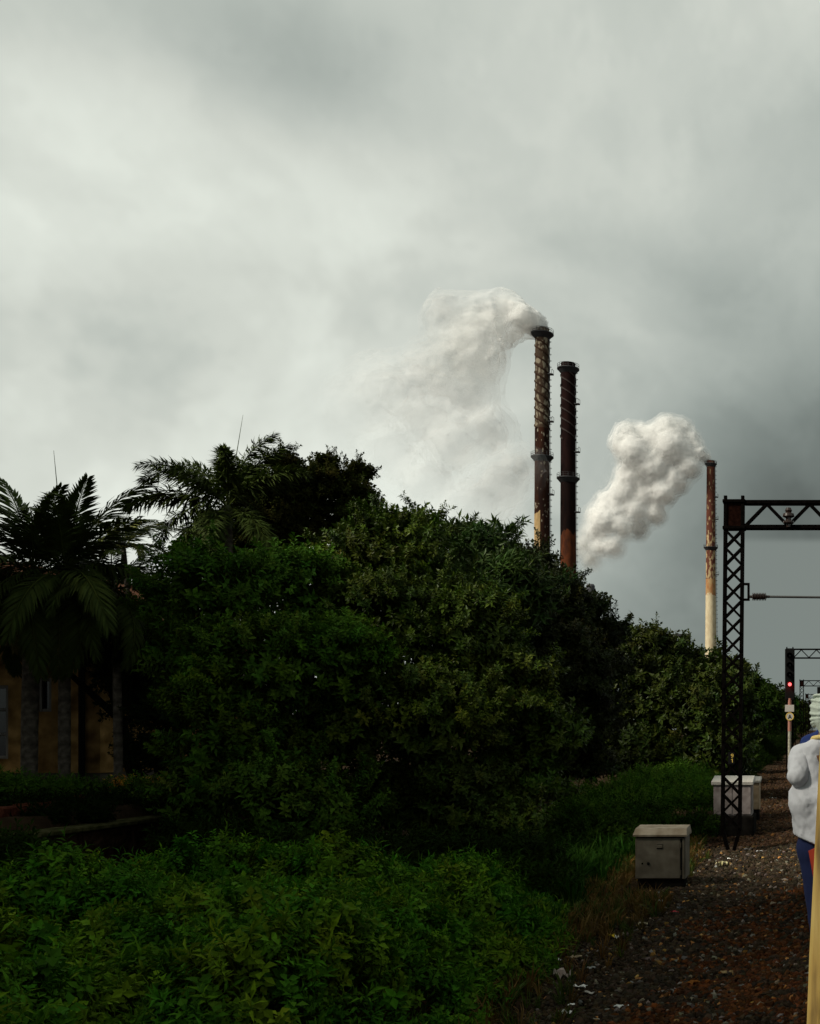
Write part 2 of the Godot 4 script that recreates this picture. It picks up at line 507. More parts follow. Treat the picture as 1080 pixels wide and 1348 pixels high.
func chimneys() -> void:
	var foot := func(px: float, py: float, d: float) -> Array:
		var p := P(px, py, d)
		return [Vector3(p.x, -0.3, p.z), p.y + 0.3]
	var hy := func(py: float, d: float) -> float: return EYE + 0.3 + (960.0 - py) / FOCAL * d
	# the mottled one on the left
	var d1 := 320.0
	var c1 = foot.call(714.0, 433.0, d1)
	var bare: float = hy.call(677.0, d1)  # upper limit of the tan patch on the left side
	var flaky: float = hy.call(565.0, d1)
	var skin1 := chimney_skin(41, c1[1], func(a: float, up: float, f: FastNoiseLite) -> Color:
		var n := f.get_noise_3d(cos(a) * 3.2, up * 0.9, sin(a) * 3.2)
		var m := f.get_noise_3d(cos(a) * 1.4 + 9, up * 0.16, sin(a) * 1.4)
		var c := Color(0.05, 0.021, 0.013).lerp(Color(0.024, 0.012, 0.010), clampf(0.5 + m * 1.4, 0, 1))
		if up > flaky:
			c = c.lerp(Color(0.10, 0.075, 0.052), 0.5)
			if n > 0.02: c = c.lerp(Color(0.36, 0.31, 0.23), clampf((n - 0.02) * 3.0, 0, 0.7))
		elif n > 0.40: c = Color(0.30, 0.26, 0.20)
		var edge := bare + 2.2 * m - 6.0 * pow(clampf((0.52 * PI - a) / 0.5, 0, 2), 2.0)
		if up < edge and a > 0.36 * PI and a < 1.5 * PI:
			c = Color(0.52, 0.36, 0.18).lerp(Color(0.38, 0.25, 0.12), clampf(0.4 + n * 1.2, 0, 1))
		return c)
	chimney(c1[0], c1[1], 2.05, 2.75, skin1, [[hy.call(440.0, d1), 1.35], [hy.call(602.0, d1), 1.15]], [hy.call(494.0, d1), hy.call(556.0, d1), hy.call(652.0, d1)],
		[flaky, hy.call(446.0, d1), 3.4, 1], "tallest factory chimney with flaking cream paint and a tan lower left side, leftmost of three")
	# the dark one
	var d2 := 322.0
	var c2 = foot.call(748.3, 479.0, d2)
	var rusty: float = hy.call(700.0, d2)
	var dark_low: float = hy.call(632.0, d2)
	var skin2 := chimney_skin(42, c2[1], func(a: float, up: float, f: FastNoiseLite) -> Color:
		var n := f.get_noise_3d(cos(a) * 3.0, up * 0.5, sin(a) * 3.0)
		var m := f.get_noise_3d(cos(a) * 1.4 + 9, up * 0.12, sin(a) * 1.4)
		var c := Color(0.020, 0.009, 0.008).lerp(Color(0.011, 0.006, 0.006), clampf(0.5 + n, 0, 1))
		if up < dark_low: c = Color(0.009, 0.006, 0.006).lerp(Color(0.015, 0.008, 0.007), clampf(0.5 + n, 0, 1))
		if up < rusty + m * 3.0: c = Color(0.11, 0.034, 0.015).lerp(Color(0.06, 0.022, 0.013), clampf(0.5 + n * 1.5, 0, 1))
		return c)
	chimney(c2[0], c2[1], 2.15, 2.75, skin2, [[hy.call(486.0, d2), 1.15], [hy.call(630.0, d2), 1.15]], [hy.call(533.0, d2), hy.call(596.0, d2), hy.call(675.0, d2)],
		[hy.call(580.0, d2), hy.call(492.0, d2), 2.2], "dark red brown factory chimney without smoke, right of the mottled one")
	# the far one
	var d3 := 480.0
	var c3 = foot.call(938.0, 607.0, d3)
	c3[0].x -= 0.7
	var cream: float = hy.call(783.0, d3)
	var skin3 := chimney_skin(43, c3[1], func(a: float, up: float, f: FastNoiseLite) -> Color:
		var n := f.get_noise_3d(cos(a) * 3.0, up * 0.55, sin(a) * 3.0)
		var c := Color(0.13, 0.045, 0.03).lerp(Color(0.075, 0.032, 0.022), clampf(0.5 + n, 0, 1))
		var lvl := clampf((c3[1] - up - 18.0) / 30.0, 0, 1)
		if n > 0.30 - 0.36 * lvl: c = c.lerp(Color(0.48, 0.36, 0.20), clampf(0.25 + (n - 0.3 + 0.36 * lvl) * 3.0, 0, 0.85))
		if up < cream + 7.0: c = Color(0.35, 0.16, 0.07).lerp(Color(0.42, 0.27, 0.13), clampf(0.5 + n * 1.5, 0, 1))
		if up < cream + n * 2.0: c = Color(0.62, 0.53, 0.36).lerp(Color(0.5, 0.4, 0.26), clampf(0.4 + n, 0, 1))
		return c)
	chimney(c3[0], c3[1], 1.85, 3.1, skin3, [[hy.call(611.0, d3), 0.9], [hy.call(721.0, d3), 1.1]], [hy.call(655.0, d3), hy.call(684.0, d3), hy.call(757.0, d3)], [],
		"slim far factory chimney with banded rust top and cream lower shaft, rightmost of three")


func factory() -> void:
	# what shows of the works over the tree tops
	var d := 270.0
	var t := thing("boiler_house", Vector3(P(683, 0, d).x, -0.3, -d - 10), "dark boiler house roof with a white parapet piece below the mottled chimney", "building")
	var top := P(0, 731, d).y + 0.3
	var b := MB.new(); b.at(Vector3(0, top * 0.5 - 0.4, 0), Vector3(6.4, top - 0.8, 18), 0.1); put("wall", b.mesh(), M.far_concrete, t)
	b = MB.new(); b.at(Vector3(0, top - 0.4, 0), Vector3(7.2, 0.8, 19), 0.1); put("roof", b.mesh(), M.far_steel, t)
	b = MB.new(); b.at(Vector3(1.7, top - 0.1, 9.7), Vector3(2.4, 0.5, 0.3), 0.05); put("parapet", b.mesh(), M.far_white, t)
	d = 250.0
	t = thing("water_tank", Vector3(P(777.5, 0, d).x, -0.3, -d), "small dark water tank on a tall tower peeping over the dark tree", "tank")
	top = P(0, 769, d).y + 0.3
	b = MB.new(); b.lathe([Vector2(0, top - 3.0), Vector2(1.0, top - 3.0), Vector2(1.05, top - 0.4), Vector2(0.8, top), Vector2(0, top)], 18); put("tank", b.mesh(), M.far_concrete, t)
	b = MB.new()
	for k in 4:
		var v := Vector3(-0.8 if k & 1 else 0.8, 0, -0.8 if k & 2 else 0.8)
		b.bar(v * 1.8, v + Vector3.UP * (top - 3.0), 0.25, 0.25)
	put("tower_legs", b.mesh(), M.far_steel, t)
	t = thing("factory_gantry", Vector3(P(893, 0, d).x, -0.3, -d), "low dark steel gantry roof showing over the trees left of the far chimney", "gantry")
	top = P(0, 836, d).y + 0.3
	b = MB.new(); b.at(Vector3(0, top - 0.2, 0), Vector3(5.2, 0.4, 6)); put("roof", b.mesh(), M.far_steel, t)
	for k in 4:
		b = MB.new(); b.at(Vector3(-2.4 if k & 1 else 2.4, top * 0.5 - 0.2, -2.7 if k & 2 else 2.7), Vector3(0.3, top - 0.4, 0.3)); put("post", b.mesh(), M.far_steel, t)
	b = MB.new(); b.at(Vector3(1.4, top - 1.4, 0), Vector3(1.6, 2.0, 4)); put("hopper", b.mesh(), M.far_concrete, t)
	b = MB.new(); b.at(Vector3(0, top - 3.2, 0), Vector3(5.0, 0.3, 5.8)); put("deck", b.mesh(), M.far_steel, t)


# ---------------------------------------------------------------- house, walls
func house_and_walls() -> void:
	var t := thing("house", Vector3(-21.3, 1.2, -28.0), "tan plastered house with a clay tile roof behind the palms", "house")
	# its near wall is in strips round a barred window, a small window and the rest; x from -4.0 to 2.34, seen from the front
	var wall := func(x0: float, x1: float, y0: float, y1: float, z0: float, z1: float, m: Material, nm := "wall") -> MeshInstance3D:
		var b := MB.new()
		b.at(Vector3((x0 + x1) * 0.5, (y0 + y1) * 0.5, (z0 + z1) * 0.5), Vector3(x1 - x0, y1 - y0, absf(z1 - z0)))
		return put(nm, b.mesh(), m, t)
	wall.call(-4.0, -2.0, 0.35, 4.0, -0.25, 0.0, M.plaster)
	wall.call(-2.0, -0.08, 0.35, 0.72, -0.25, 0.0, M.plaster)
	wall.call(-2.0, -0.08, 2.66, 4.0, -0.25, 0.0, M.plaster)
	wall.call(-0.08, 0.72, 0.35, 4.0, -0.25, 0.0, M.plaster)
	wall.call(0.72, 1.06, 0.35, 1.96, -0.25, 0.0, M.plaster)
	wall.call(0.72, 1.06, 2.85, 4.0, -0.25, 0.0, M.plaster)
	wall.call(1.06, 2.34, 0.35, 4.0, -0.25, 0.0, M.plaster)
	wall.call(2.09, 2.34, 0.35, 4.0, -8.0, -0.25, M.plaster)
	wall.call(-4.0, -3.75, 0.35, 4.0, -8.0, -0.25, M.plaster)
	wall.call(-3.75, 2.09, 0.35, 4.0, -8.0, -7.75, M.plaster)
	wall.call(-3.95, 2.30, -0.3, 0.35, -7.95, -0.05, M.plinth, "plinth")
	var ledge := wall.call(0.55, 1.95, 3.32, 3.42, 0.003, 0.5, M.window_frame, "sunshade")
	ledge.set_meta("label", "pale concrete sunshade over the small window")
	for w in [[-2.0, -0.08, 0.72, 2.66, 3], [0.72, 1.06, 1.96, 2.85, 1]]:
		var fr := MB.new()
		var zc := -0.06
		for x in [w[0] + 0.04, w[1] - 0.04]: fr.at(Vector3(x, (w[2] + w[3]) * 0.5, zc), Vector3(0.08, w[3] - w[2], 0.09), 0.01)
		for y in [w[2] + 0.04, w[3] - 0.04]: fr.at(Vector3((w[0] + w[1]) * 0.5, y, zc - 0.003), Vector3(w[1] - w[0] - 0.16, 0.08, 0.085), 0.01)
		for k in range(1, w[4]):
			fr.at(Vector3((w[0] + w[1]) * 0.5, lerpf(w[2], w[3], k / float(w[4])), zc - 0.003), Vector3(w[1] - w[0] - 0.16, 0.06, 0.07), 0.01)
		var f := put("window", fr.mesh(), M.window_frame, t)
		var cols := 3 if w[4] > 1 else 1
		for r in w[4]:
			for k in cols:
				var pn := MB.new()
				var x0 := lerpf(w[0] + 0.08, w[1] - 0.08, k / float(cols)); var x1 := lerpf(w[0] + 0.08, w[1] - 0.08, (k + 1) / float(cols))
				pn.at(Vector3((x0 + x1) * 0.5, lerpf(w[2], w[3], (r + 0.5) / w[4]), -0.12), Vector3(x1 - x0 - 0.02, (w[3] - w[2]) / w[4] - 0.08, 0.01))
				put("pane", pn.mesh(), M.window_glass, f)
	var pipe := MB.new(); pipe.tube([Vector3(1.92, 0.1, 0.09), Vector3(1.92, 3.9, 0.09)], [0.075, 0.075], 10); put("drain_pipe", pipe.mesh(), M.black, t)
	# gables and the tiled roof, ridge along the house
	var ridge := Vector3(-0.83, 6.05, 0)
	for z in [-0.12, -7.88]:
		var g := MB.new()
		for s in [0.12, -0.12]:
			var q := [Vector3(-4.0, 4.0, z + s), Vector3(2.34, 4.0, z + s), Vector3(ridge.x, ridge.y, z + s)]
			if s > 0: g.tri(q[0], q[1], q[2])
			else: g.tri(q[0], q[2], q[1])
		put("gable", g.mesh(), M.plaster, t)
	var tile := MB.new()
	for k in 6:
		var a0 := PI * k / 6.0; var a1 := PI * (k + 1) / 6.0
		for s in 2:
			var p0 := Vector3(-cos(a0) * 0.14, sin(a0) * 0.075, 0); var p1 := Vector3(-cos(a1) * 0.14, sin(a1) * 0.075, 0)
			if s == 1: p0.y -= 0.02; p1.y -= 0.02
			var l := Vector3(0, 0, 0.48)
			if s == 0: tile.quad(p0, p0 + l, p1 + l, p1)
			else: tile.quad(p1, p1 + l, p0 + l, p0)
	var tm := tile.mesh()
	for side in [1, -1]:
		var low := Vector3(ridge.x + side * 4.75, ridge.y - 4.75 * 0.62, 0) if side > 0 else Vector3(ridge.x - 4.0, ridge.y - 2.5, 0)
		var along := (low - ridge).normalized()
		var up: Vector3 = Vector3(-along.y, along.x, 0) * side
		if up.y < 0: up = -up
		var deck := MB.new()
		deck.box(Transform3D(Basis(along, up, along.cross(up)), (ridge + low) * 0.5 + Vector3(0, -0.07, -4.0)), Vector3(ridge.distance_to(low), 0.06, 8.6))
		var rf := put("roof", deck.mesh(), M.plinth, t)
		var rows := int(ridge.distance_to(low) / 0.44)
		var zs := 28 if side > 0 else 0
		for r in rows:
			for k in zs:
				if r * zs + k >= 296: break
				var z := 0.2 - k * 0.30
				var b := Basis(along.cross(up).normalized() * -1.0, up, along)
				put("tile", tm, M.clay_tile, rf, Transform3D(b.rotated(along.cross(up).normalized(), -0.05 * side), ridge + along * (r * 0.44) + up * (-0.01 + rng.randf() * 0.012) + Vector3(0, 0, z)))
	# low retaining wall along the railway, and the red kerb of the garden behind it
	var w := thing("boundary_wall", Vector3(-12.9, 0, -20), "mossy low boundary wall with a flat coping below the house garden", "wall")
	var z0 := -6.0
	for k in 12:
		var b := MB.new(); b.at(Vector3(0, 0.42, z0 + k * 1.4), Vector3(0.34, 1.0, 1.37), 0.02)
		put("wall_block", b.mesh(), M.masonry, w)
		b = MB.new(); b.box(Transform3D(Basis(Vector3.UP, rng.randf_range(-0.01, 0.01)), Vector3(0, 0.97 + rng.randf() * 0.012, z0 + k * 1.4)), Vector3(0.46, 0.09, 1.38), 0.02)
		put("coping_stone", b.mesh(), M.coping, w)
	w = thing("garden_kerb", Vector3(-14.6, 1.15, -20.6), "red laterite kerb of the garden bed above the mossy wall", "kerb")
	for k in 16:
		var b := MB.new(); b.box(Transform3D(Basis(Vector3.UP, 0.1 + rng.randf_range(-0.03, 0.03)), Vector3(-0.12 * k + 0.9, 0.06 + rng.randf() * 0.02, 3.4 - k * 0.45)), Vector3(0.28, 0.3, 0.43), 0.03)
		put("brick", b.mesh(), M.laterite, w)


# ---------------------------------------------------------------- foliage
func leaf(st: MB, b: Vector3, dir: Vector3, up: Vector3, l: float, w: float, bend: float) -> void:
	var side := dir.cross(up).normalized()
	var nrm := side.cross(dir).normalized()
	var m := b + dir * l * 0.5 - nrm * w * 0.16
	var e := b + dir * l - nrm * l * bend
	var ml := m - side * w * 0.5 + nrm * w * 0.2
	var mr := m + side * w * 0.5 + nrm * w * 0.2
	st.tri(b, m, ml); st.tri(b, mr, m); st.tri(ml, m, e); st.tri(m, mr, e)

func twig(sd: int, n: int, l: float, w: float, reach: float, lift: float, bend: float) -> Mesh:
	var r := RandomNumberGenerator.new()
	r.seed = sd
	var st := MB.new()
	st.col = Color(0.5, 0.4, 0.3)
	var s0 := 0.012
	st.tri(Vector3(-s0, -0.15, 0), Vector3(s0, -0.15, 0), Vector3(0, reach, 0))
	st.tri(Vector3(0, -0.15, -s0), Vector3(0, -0.15, s0), Vector3(0, reach, 0))
	for i in n:
		var t := (i + 0.5) / n
		var a := i * 2.4 + r.randf_range(-0.5, 0.5)
		var el := lerpf(-0.25, lift, t) + r.randf_range(-0.3, 0.3)
		var d := Vector3(cos(a) * cos(el), sin(el), sin(a) * cos(el))
		var g := r.randf_range(0.7, 1.3)
		st.col = Color(g, g * r.randf_range(0.92, 1.06), g * r.randf_range(0.8, 1.1))
		leaf(st, Vector3(0, t * reach, 0), d, Vector3.UP + Vector3(r.randf_range(-0.3, 0.3), 0, r.randf_range(-0.3, 0.3)), l * r.randf_range(0.65, 1.2), w * r.randf_range(0.8, 1.15), bend * r.randf_range(0.3, 1.6))
	return st.mesh()

func green(c: Color, spread := 0.35) -> Color:
	var g := exp(rng.randf_range(-spread, spread))
	return Color(c.r * g * rng.randf_range(0.85, 1.2), c.g * g, c.b * g * rng.randf_range(0.8, 1.2))

# a tree from its boughs: each blob is [px, py, distance, radius in px] in the photograph; boughs carry pads of twigs, trunk and limbs carry the boughs
func tree(called: String, label: String, group: String, blobs: Array, foot: Vector2, c: Color, m: Material, twigs: Array, size: float, pad := 0.40, thick := 40, pads := 19.0, placed := false) -> Node3D:
	var base := Vector3(foot.x, ground_height(foot.x, foot.y), -foot.y)
	var t := thing(called, base, label, "tree", group)
	var xf := []
	var cs := []
	for k in twigs.size():
		xf.append([]); cs.append([])
	var joints := []
	for b in blobs:
		var o := (Vector3(b[0], b[1], -b[2]) if placed else P(b[0], b[1], b[2] + rng.randf_range(-1.0, 0.8))) - base
		var r: float = b[3] if placed else b[3] / FOCAL * b[2] * 0.93
		var bough := green(c, 0.36)
		joints.append([o, r])
		var n := int(clampf(pads * pow(r / 1.2, 2.0) * pow(0.42 / pad, 1.6), 5, 90))
		for i in n:
			var dir := on_sphere()
			if dir.y < -0.55: dir.y *= -1
			var pr := pad * rng.randf_range(0.65, 1.3)
			var pc := o + dir * maxf(r - pr * 0.8, 0.0) * rng.randf_range(0.74, 1.12)
			var tint := green(bough, 0.34)
			for j in thick:
				var q := on_sphere()
				if q.y < -0.2: q.y *= -0.6
				var depth := pow(rng.randf(), 0.45)
				var pos := pc + Vector3(q.x * 1.3, q.y * 0.62, q.z * 1.3) * pr * depth
				if field.get_noise_3dv(pos * (2.6 / pad) + base * 3.0) < -0.13: continue
				var k := rng.randi() % twigs.size()
				xf[k].append(aimed(q * 0.55 + dir * 0.45 + Vector3.UP * 0.5 + rv(0.45), rng.randf() * TAU, size * rng.randf_range(0.7, 1.25), pos))
				cs[k].append(green(tint, 0.16))
		# sprigs that stand out of the outline
		for i in int(clampf(n * 0.6, 3, 20)):
			var dir := on_sphere()
			dir.y = absf(dir.y) * 0.9 + 0.05
			var tint := green(c, 0.25)
			var root := o + dir * r * 0.92
			var grow := (dir + Vector3.UP * 0.6 + rv(0.5)).normalized()
			for j in 9:
				var k := rng.randi() % twigs.size()
				xf[k].append(aimed(grow + rv(0.6), rng.randf() * TAU, size * rng.randf_range(0.6, 1.0), root + grow * (j * 0.055 * size) + rv(0.05 * size)))
				cs[k].append(green(tint, 0.12))
		# the inside of the bough is leafy too
		for j in int(n * thick * 0.24):
			var q := on_sphere() * r * 0.75 * pow(rng.randf(), 0.5)
			var k := rng.randi() % twigs.size()
			xf[k].append(aimed(q + Vector3.UP * r * 0.4 + rv(0.3), rng.randf() * TAU, size * 1.5, o + q))
			cs[k].append(green(c, 0.2))
	for k in twigs.size(): many("crown", twigs[k], m, xf[k], cs[k], t)
	# trunk and limbs
	var cx := Vector3.ZERO
	var lowest := 1e9
	for j in joints:
		cx += j[0] / joints.size()
		lowest = minf(lowest, j[0].y)
	var fork := Vector3(cx.x * 0.25, maxf(cx.y * 0.45, 0.8), cx.z * 0.25)
	var girth := clampf(cx.y * 0.045, 0.09, 0.26)
	var tr := MB.new()
	tr.tube([Vector3(0, -0.2, 0), Vector3(0.02, 0.3, 0), fork * 0.5 + rv(0.08), fork], [girth * 1.35, girth, girth * 0.86, girth * 0.7], 9)
	put("trunk", tr.mesh(), M.bark, t)
	for j in joints:
		if j[1] < 0.75: continue
		var e: Vector3 = j[0]
		var l := MB.new()
		var mid := fork.lerp(e, 0.5) + Vector3(0, -0.1, 0) + rv(0.12)
		l.tube([fork - Vector3.UP * 0.05, mid, e, e + (e - mid).normalized() * j[1] * 0.3], [girth * 0.55, girth * 0.36, girth * 0.2, girth * 0.08], 6)
		put("limb", l.mesh(), M.bark, t)
	return t


func trees() -> void:
	var broad := [twig(1, 15, 0.105, 0.056, 0.24, 1.1, 0.25), twig(2, 14, 0.12, 0.06, 0.22, 0.9, 0.35)]
	var small := [twig(3, 17, 0.095, 0.046, 0.24, 1.2, 0.2), twig(4, 15, 0.105, 0.052, 0.26, 0.8, 0.3)]
	var lance := [twig(5, 15, 0.185, 0.042, 0.2, 1.3, 0.3), twig(6, 13, 0.20, 0.048, 0.24, 1.0, 0.45)]
	var far := [twig(7, 12, 0.24, 0.11, 0.3, 1.0, 0.25), twig(8, 10, 0.28, 0.12, 0.3, 0.8, 0.3)]
	var row := "trees along the railway"
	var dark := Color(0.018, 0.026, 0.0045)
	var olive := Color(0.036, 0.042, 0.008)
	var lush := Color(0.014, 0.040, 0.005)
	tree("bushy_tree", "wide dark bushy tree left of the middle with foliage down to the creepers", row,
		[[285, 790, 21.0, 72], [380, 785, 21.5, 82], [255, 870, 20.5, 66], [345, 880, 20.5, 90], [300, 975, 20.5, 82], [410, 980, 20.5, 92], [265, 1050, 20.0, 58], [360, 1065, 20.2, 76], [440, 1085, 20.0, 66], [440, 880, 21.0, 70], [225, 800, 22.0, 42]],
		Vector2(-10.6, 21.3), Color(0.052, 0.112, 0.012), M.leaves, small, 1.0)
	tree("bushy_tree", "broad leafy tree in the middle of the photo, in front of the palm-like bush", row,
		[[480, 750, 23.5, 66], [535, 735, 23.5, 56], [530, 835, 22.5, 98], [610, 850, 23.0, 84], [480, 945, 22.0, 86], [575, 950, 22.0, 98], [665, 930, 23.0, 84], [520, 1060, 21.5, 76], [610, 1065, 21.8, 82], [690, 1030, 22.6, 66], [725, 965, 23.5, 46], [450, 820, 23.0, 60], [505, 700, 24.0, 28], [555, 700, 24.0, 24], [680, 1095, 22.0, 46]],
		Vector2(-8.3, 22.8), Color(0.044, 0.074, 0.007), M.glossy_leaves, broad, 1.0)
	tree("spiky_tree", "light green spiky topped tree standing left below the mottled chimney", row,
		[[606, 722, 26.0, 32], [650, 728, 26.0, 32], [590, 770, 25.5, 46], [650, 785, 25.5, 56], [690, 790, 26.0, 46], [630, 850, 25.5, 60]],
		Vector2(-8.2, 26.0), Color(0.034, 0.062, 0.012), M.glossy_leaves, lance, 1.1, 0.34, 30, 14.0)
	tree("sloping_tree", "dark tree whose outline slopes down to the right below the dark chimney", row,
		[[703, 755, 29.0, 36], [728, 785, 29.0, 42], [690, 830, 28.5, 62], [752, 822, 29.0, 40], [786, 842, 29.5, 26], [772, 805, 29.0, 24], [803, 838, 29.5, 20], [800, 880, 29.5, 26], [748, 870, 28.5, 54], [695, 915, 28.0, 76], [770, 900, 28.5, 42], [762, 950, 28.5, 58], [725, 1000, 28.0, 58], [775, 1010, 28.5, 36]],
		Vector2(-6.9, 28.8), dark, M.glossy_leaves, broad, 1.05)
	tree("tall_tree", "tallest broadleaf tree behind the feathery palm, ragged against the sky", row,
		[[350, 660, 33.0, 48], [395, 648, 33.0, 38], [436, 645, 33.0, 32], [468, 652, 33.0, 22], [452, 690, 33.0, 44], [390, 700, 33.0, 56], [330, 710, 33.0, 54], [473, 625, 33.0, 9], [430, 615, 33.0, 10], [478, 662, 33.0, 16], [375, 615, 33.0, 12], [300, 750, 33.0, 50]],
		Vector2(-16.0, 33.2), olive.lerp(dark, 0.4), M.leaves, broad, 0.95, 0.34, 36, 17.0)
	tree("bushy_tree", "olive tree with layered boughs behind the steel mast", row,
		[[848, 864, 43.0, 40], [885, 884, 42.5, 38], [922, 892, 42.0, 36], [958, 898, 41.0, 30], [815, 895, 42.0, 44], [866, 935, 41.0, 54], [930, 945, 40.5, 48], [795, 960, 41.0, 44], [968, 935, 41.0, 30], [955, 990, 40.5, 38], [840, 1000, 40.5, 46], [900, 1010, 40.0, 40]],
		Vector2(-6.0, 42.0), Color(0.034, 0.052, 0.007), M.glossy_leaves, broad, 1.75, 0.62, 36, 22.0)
	# the row goes on into the distance
	var spots := [[986, 920, 66.0, 26, "dark tree just right of the steel mast, first of the receding row"], [1000, 925, 88.0, 22, "second tree of the receding row, right of the steel mast"], [1013, 930, 112.0, 20, "third tree of the receding row, left of the signal"],
		[1024, 932, 140.0, 17, "fourth tree of the receding row, just left of the signal"], [1034, 936, 180.0, 16, "tree directly behind the signal post in the distance"], [1046, 938, 225.0, 15, "tree in the distance just right of the signal"], [1056, 940, 290.0, 15, "farthest tree of the row, near the vanishing rails"]]
	for s in spots:
		var r: float = s[3]
		var d: float = s[2]
		tree("railway_tree", s[4], row,
			[[s[0], s[1], d, r], [s[0] - r * 1.0, s[1] + 6, d, r * 0.9], [s[0] - r * 0.3, s[1] + r * 1.1, d, r * 1.1], [s[0] + r * 0.4, s[1] + r * 0.9, d * 0.98, r * 0.9]],
			Vector2((s[0] - 1080.0) / FOCAL * d, d), dark.lerp(lush, rng.randf()), M.leaves, far, 1.1 + d * 0.009, 0.55 + d * 0.004, 20, 16.0 / (1.0 + d * 0.012))
	# added trees out of view, put there to shade the palms and the bank
	var tall := [[-31.5, 27.0, 9.5, 4.2], [-25.5, 20.5, 9.5, 4.2], [-20.5, 13.5, 9.5, 4.2], [-14.2, 6.2, 9.6, 4.2], [-14.0, -0.5, 9.0, 4.0]]
	for i in tall.size():
		var q: Array = tall[i]
		var bl := []
		for o in [[0, 0, 0, 0.8], [1.6, 2.2, 0.4, 0.62], [-1.8, 1.8, -0.6, 0.62], [0.4, 3.8, 0.2, 0.5], [0.6, -2.0, 1.6, 0.6], [-0.5, -1.6, -2.0, 0.6], [0.8, 0.8, -2.2, 0.6], [-0.4, 1.0, 2.4, 0.6]]:
			var dd: float = q[1] + o[2] + (0.0 if q[1] > 5.0 else 0.0)
			bl.append([o[0] + q[0], o[1] + q[2], dd, o[3] * q[3]])
		tree("garden_or_shade_tree", ["tall tree added for shade beyond the left edge, level with the house", "tall tree added for shade out of view at left, second from the house", "tall tree added for shade out of view at left, third from the house", "tall tree added for shade out of view at left, fourth from the house", "tall tree added for shade nearest the train, beyond the left edge"][i], row, bl, Vector2(q[0], q[1]), dark, M.leaves, far, 2.2, 1.1, 30, 16.0, true)
	# round the house
	tree("garden_or_shade_tree", "dark leafy garden tree at the right end of the house", row,
		[[196, 870, 25.5, 44], [180, 930, 25.5, 42], [222, 940, 25.5, 46], [205, 1000, 25.2, 40], [225, 860, 25.6, 40]],
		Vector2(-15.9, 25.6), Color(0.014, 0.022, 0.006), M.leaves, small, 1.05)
	tree("garden_or_shade_tree", "dark tree behind the house, between the left palms", row,
		[[135, 790, 40.0, 46], [175, 800, 40.0, 38], [95, 800, 40.0, 56], [20, 800, 40.0, 60], [150, 850, 40.0, 60], [210, 830, 40.0, 46]],
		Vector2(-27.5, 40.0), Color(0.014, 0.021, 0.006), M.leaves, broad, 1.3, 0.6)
	tree("garden_or_shade_tree", "dark bushy tree right behind the crowns of the left palms, before the house", row,
		[[18, 800, 26.3, 44], [66, 815, 26.3, 40], [112, 800, 26.3, 44], [150, 835, 26.3, 44], [108, 850, 26.3, 36], [152, 880, 26.3, 30]],
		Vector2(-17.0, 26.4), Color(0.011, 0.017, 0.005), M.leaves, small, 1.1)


# ---------------------------------------------------------------- palms
func frond(sd: int, l: float, droop: float, leaflet: float, plume: float, c: Color, gap := 0.0115) -> Array:
	# along -z and up, curving over; returns [rachis mesh, leaflet mesh]
	var r := RandomNumberGenerator.new()
	r.seed = sd
	var st := MB.new()
	var pts := []
	var rad := []
	var n := 12
	var p := Vector3.ZERO
	var el := 1.0
	for i in n + 1:
		pts.append(p); rad.append(lerpf(0.03, 0.005, i / float(n)))
		var e: float = -droop * pow(i / float(n), 1.5)
		p += Vector3(0, sin(e), -cos(e)) * (l / n)
	st.col = Color(c.r * 1.3, c.g * 1.2, c.b)
	st.tube(pts, rad, 5)
	var k := 0
	var t := 0.13
	while t < 0.995:
		var f := t * n
		var i := int(f)
		var q: Vector3 = pts[i].lerp(pts[mini(i + 1, n)], f - i)
		var d: Vector3 = (pts[mini(i + 1, n)] - pts[i]).normalized() if i < n else Vector3.FORWARD
		var up := Vector3(0, -d.z, d.y)
		for s in [-1, 1]:
			var open := lerpf(1.15, 0.45, t)
			var dir := (Vector3(s, 0, 0) * sin(open) + d * cos(open) + up * r.randf_range(-0.15, 0.35) + Vector3(r.randf_range(-plume, plume), r.randf_range(-plume, plume), r.randf_range(-plume, plume))).normalized()
			var ll := leaflet * (0.35 + 0.65 * sin(PI * pow(clampf(t * 0.95 + 0.05, 0, 1), 0.75))) * r.randf_range(0.85, 1.12)
			var g := r.randf_range(0.7, 1.3)
			st.col = Color(c.r * g, c.g * g, c.b * g)
			var w := 0.029
			var sag := Vector3.DOWN * ll * 0.45
			var a := q; var b := q + dir * ll * 0.5 + sag * 0.25; var e := q + dir * ll + sag
			var x := dir.cross(up).normalized() * w
			st.tri(a, b + x, b - x); st.tri(b - x, b + x, e)
		t += gap
		k += 1
	return [st.mesh()]

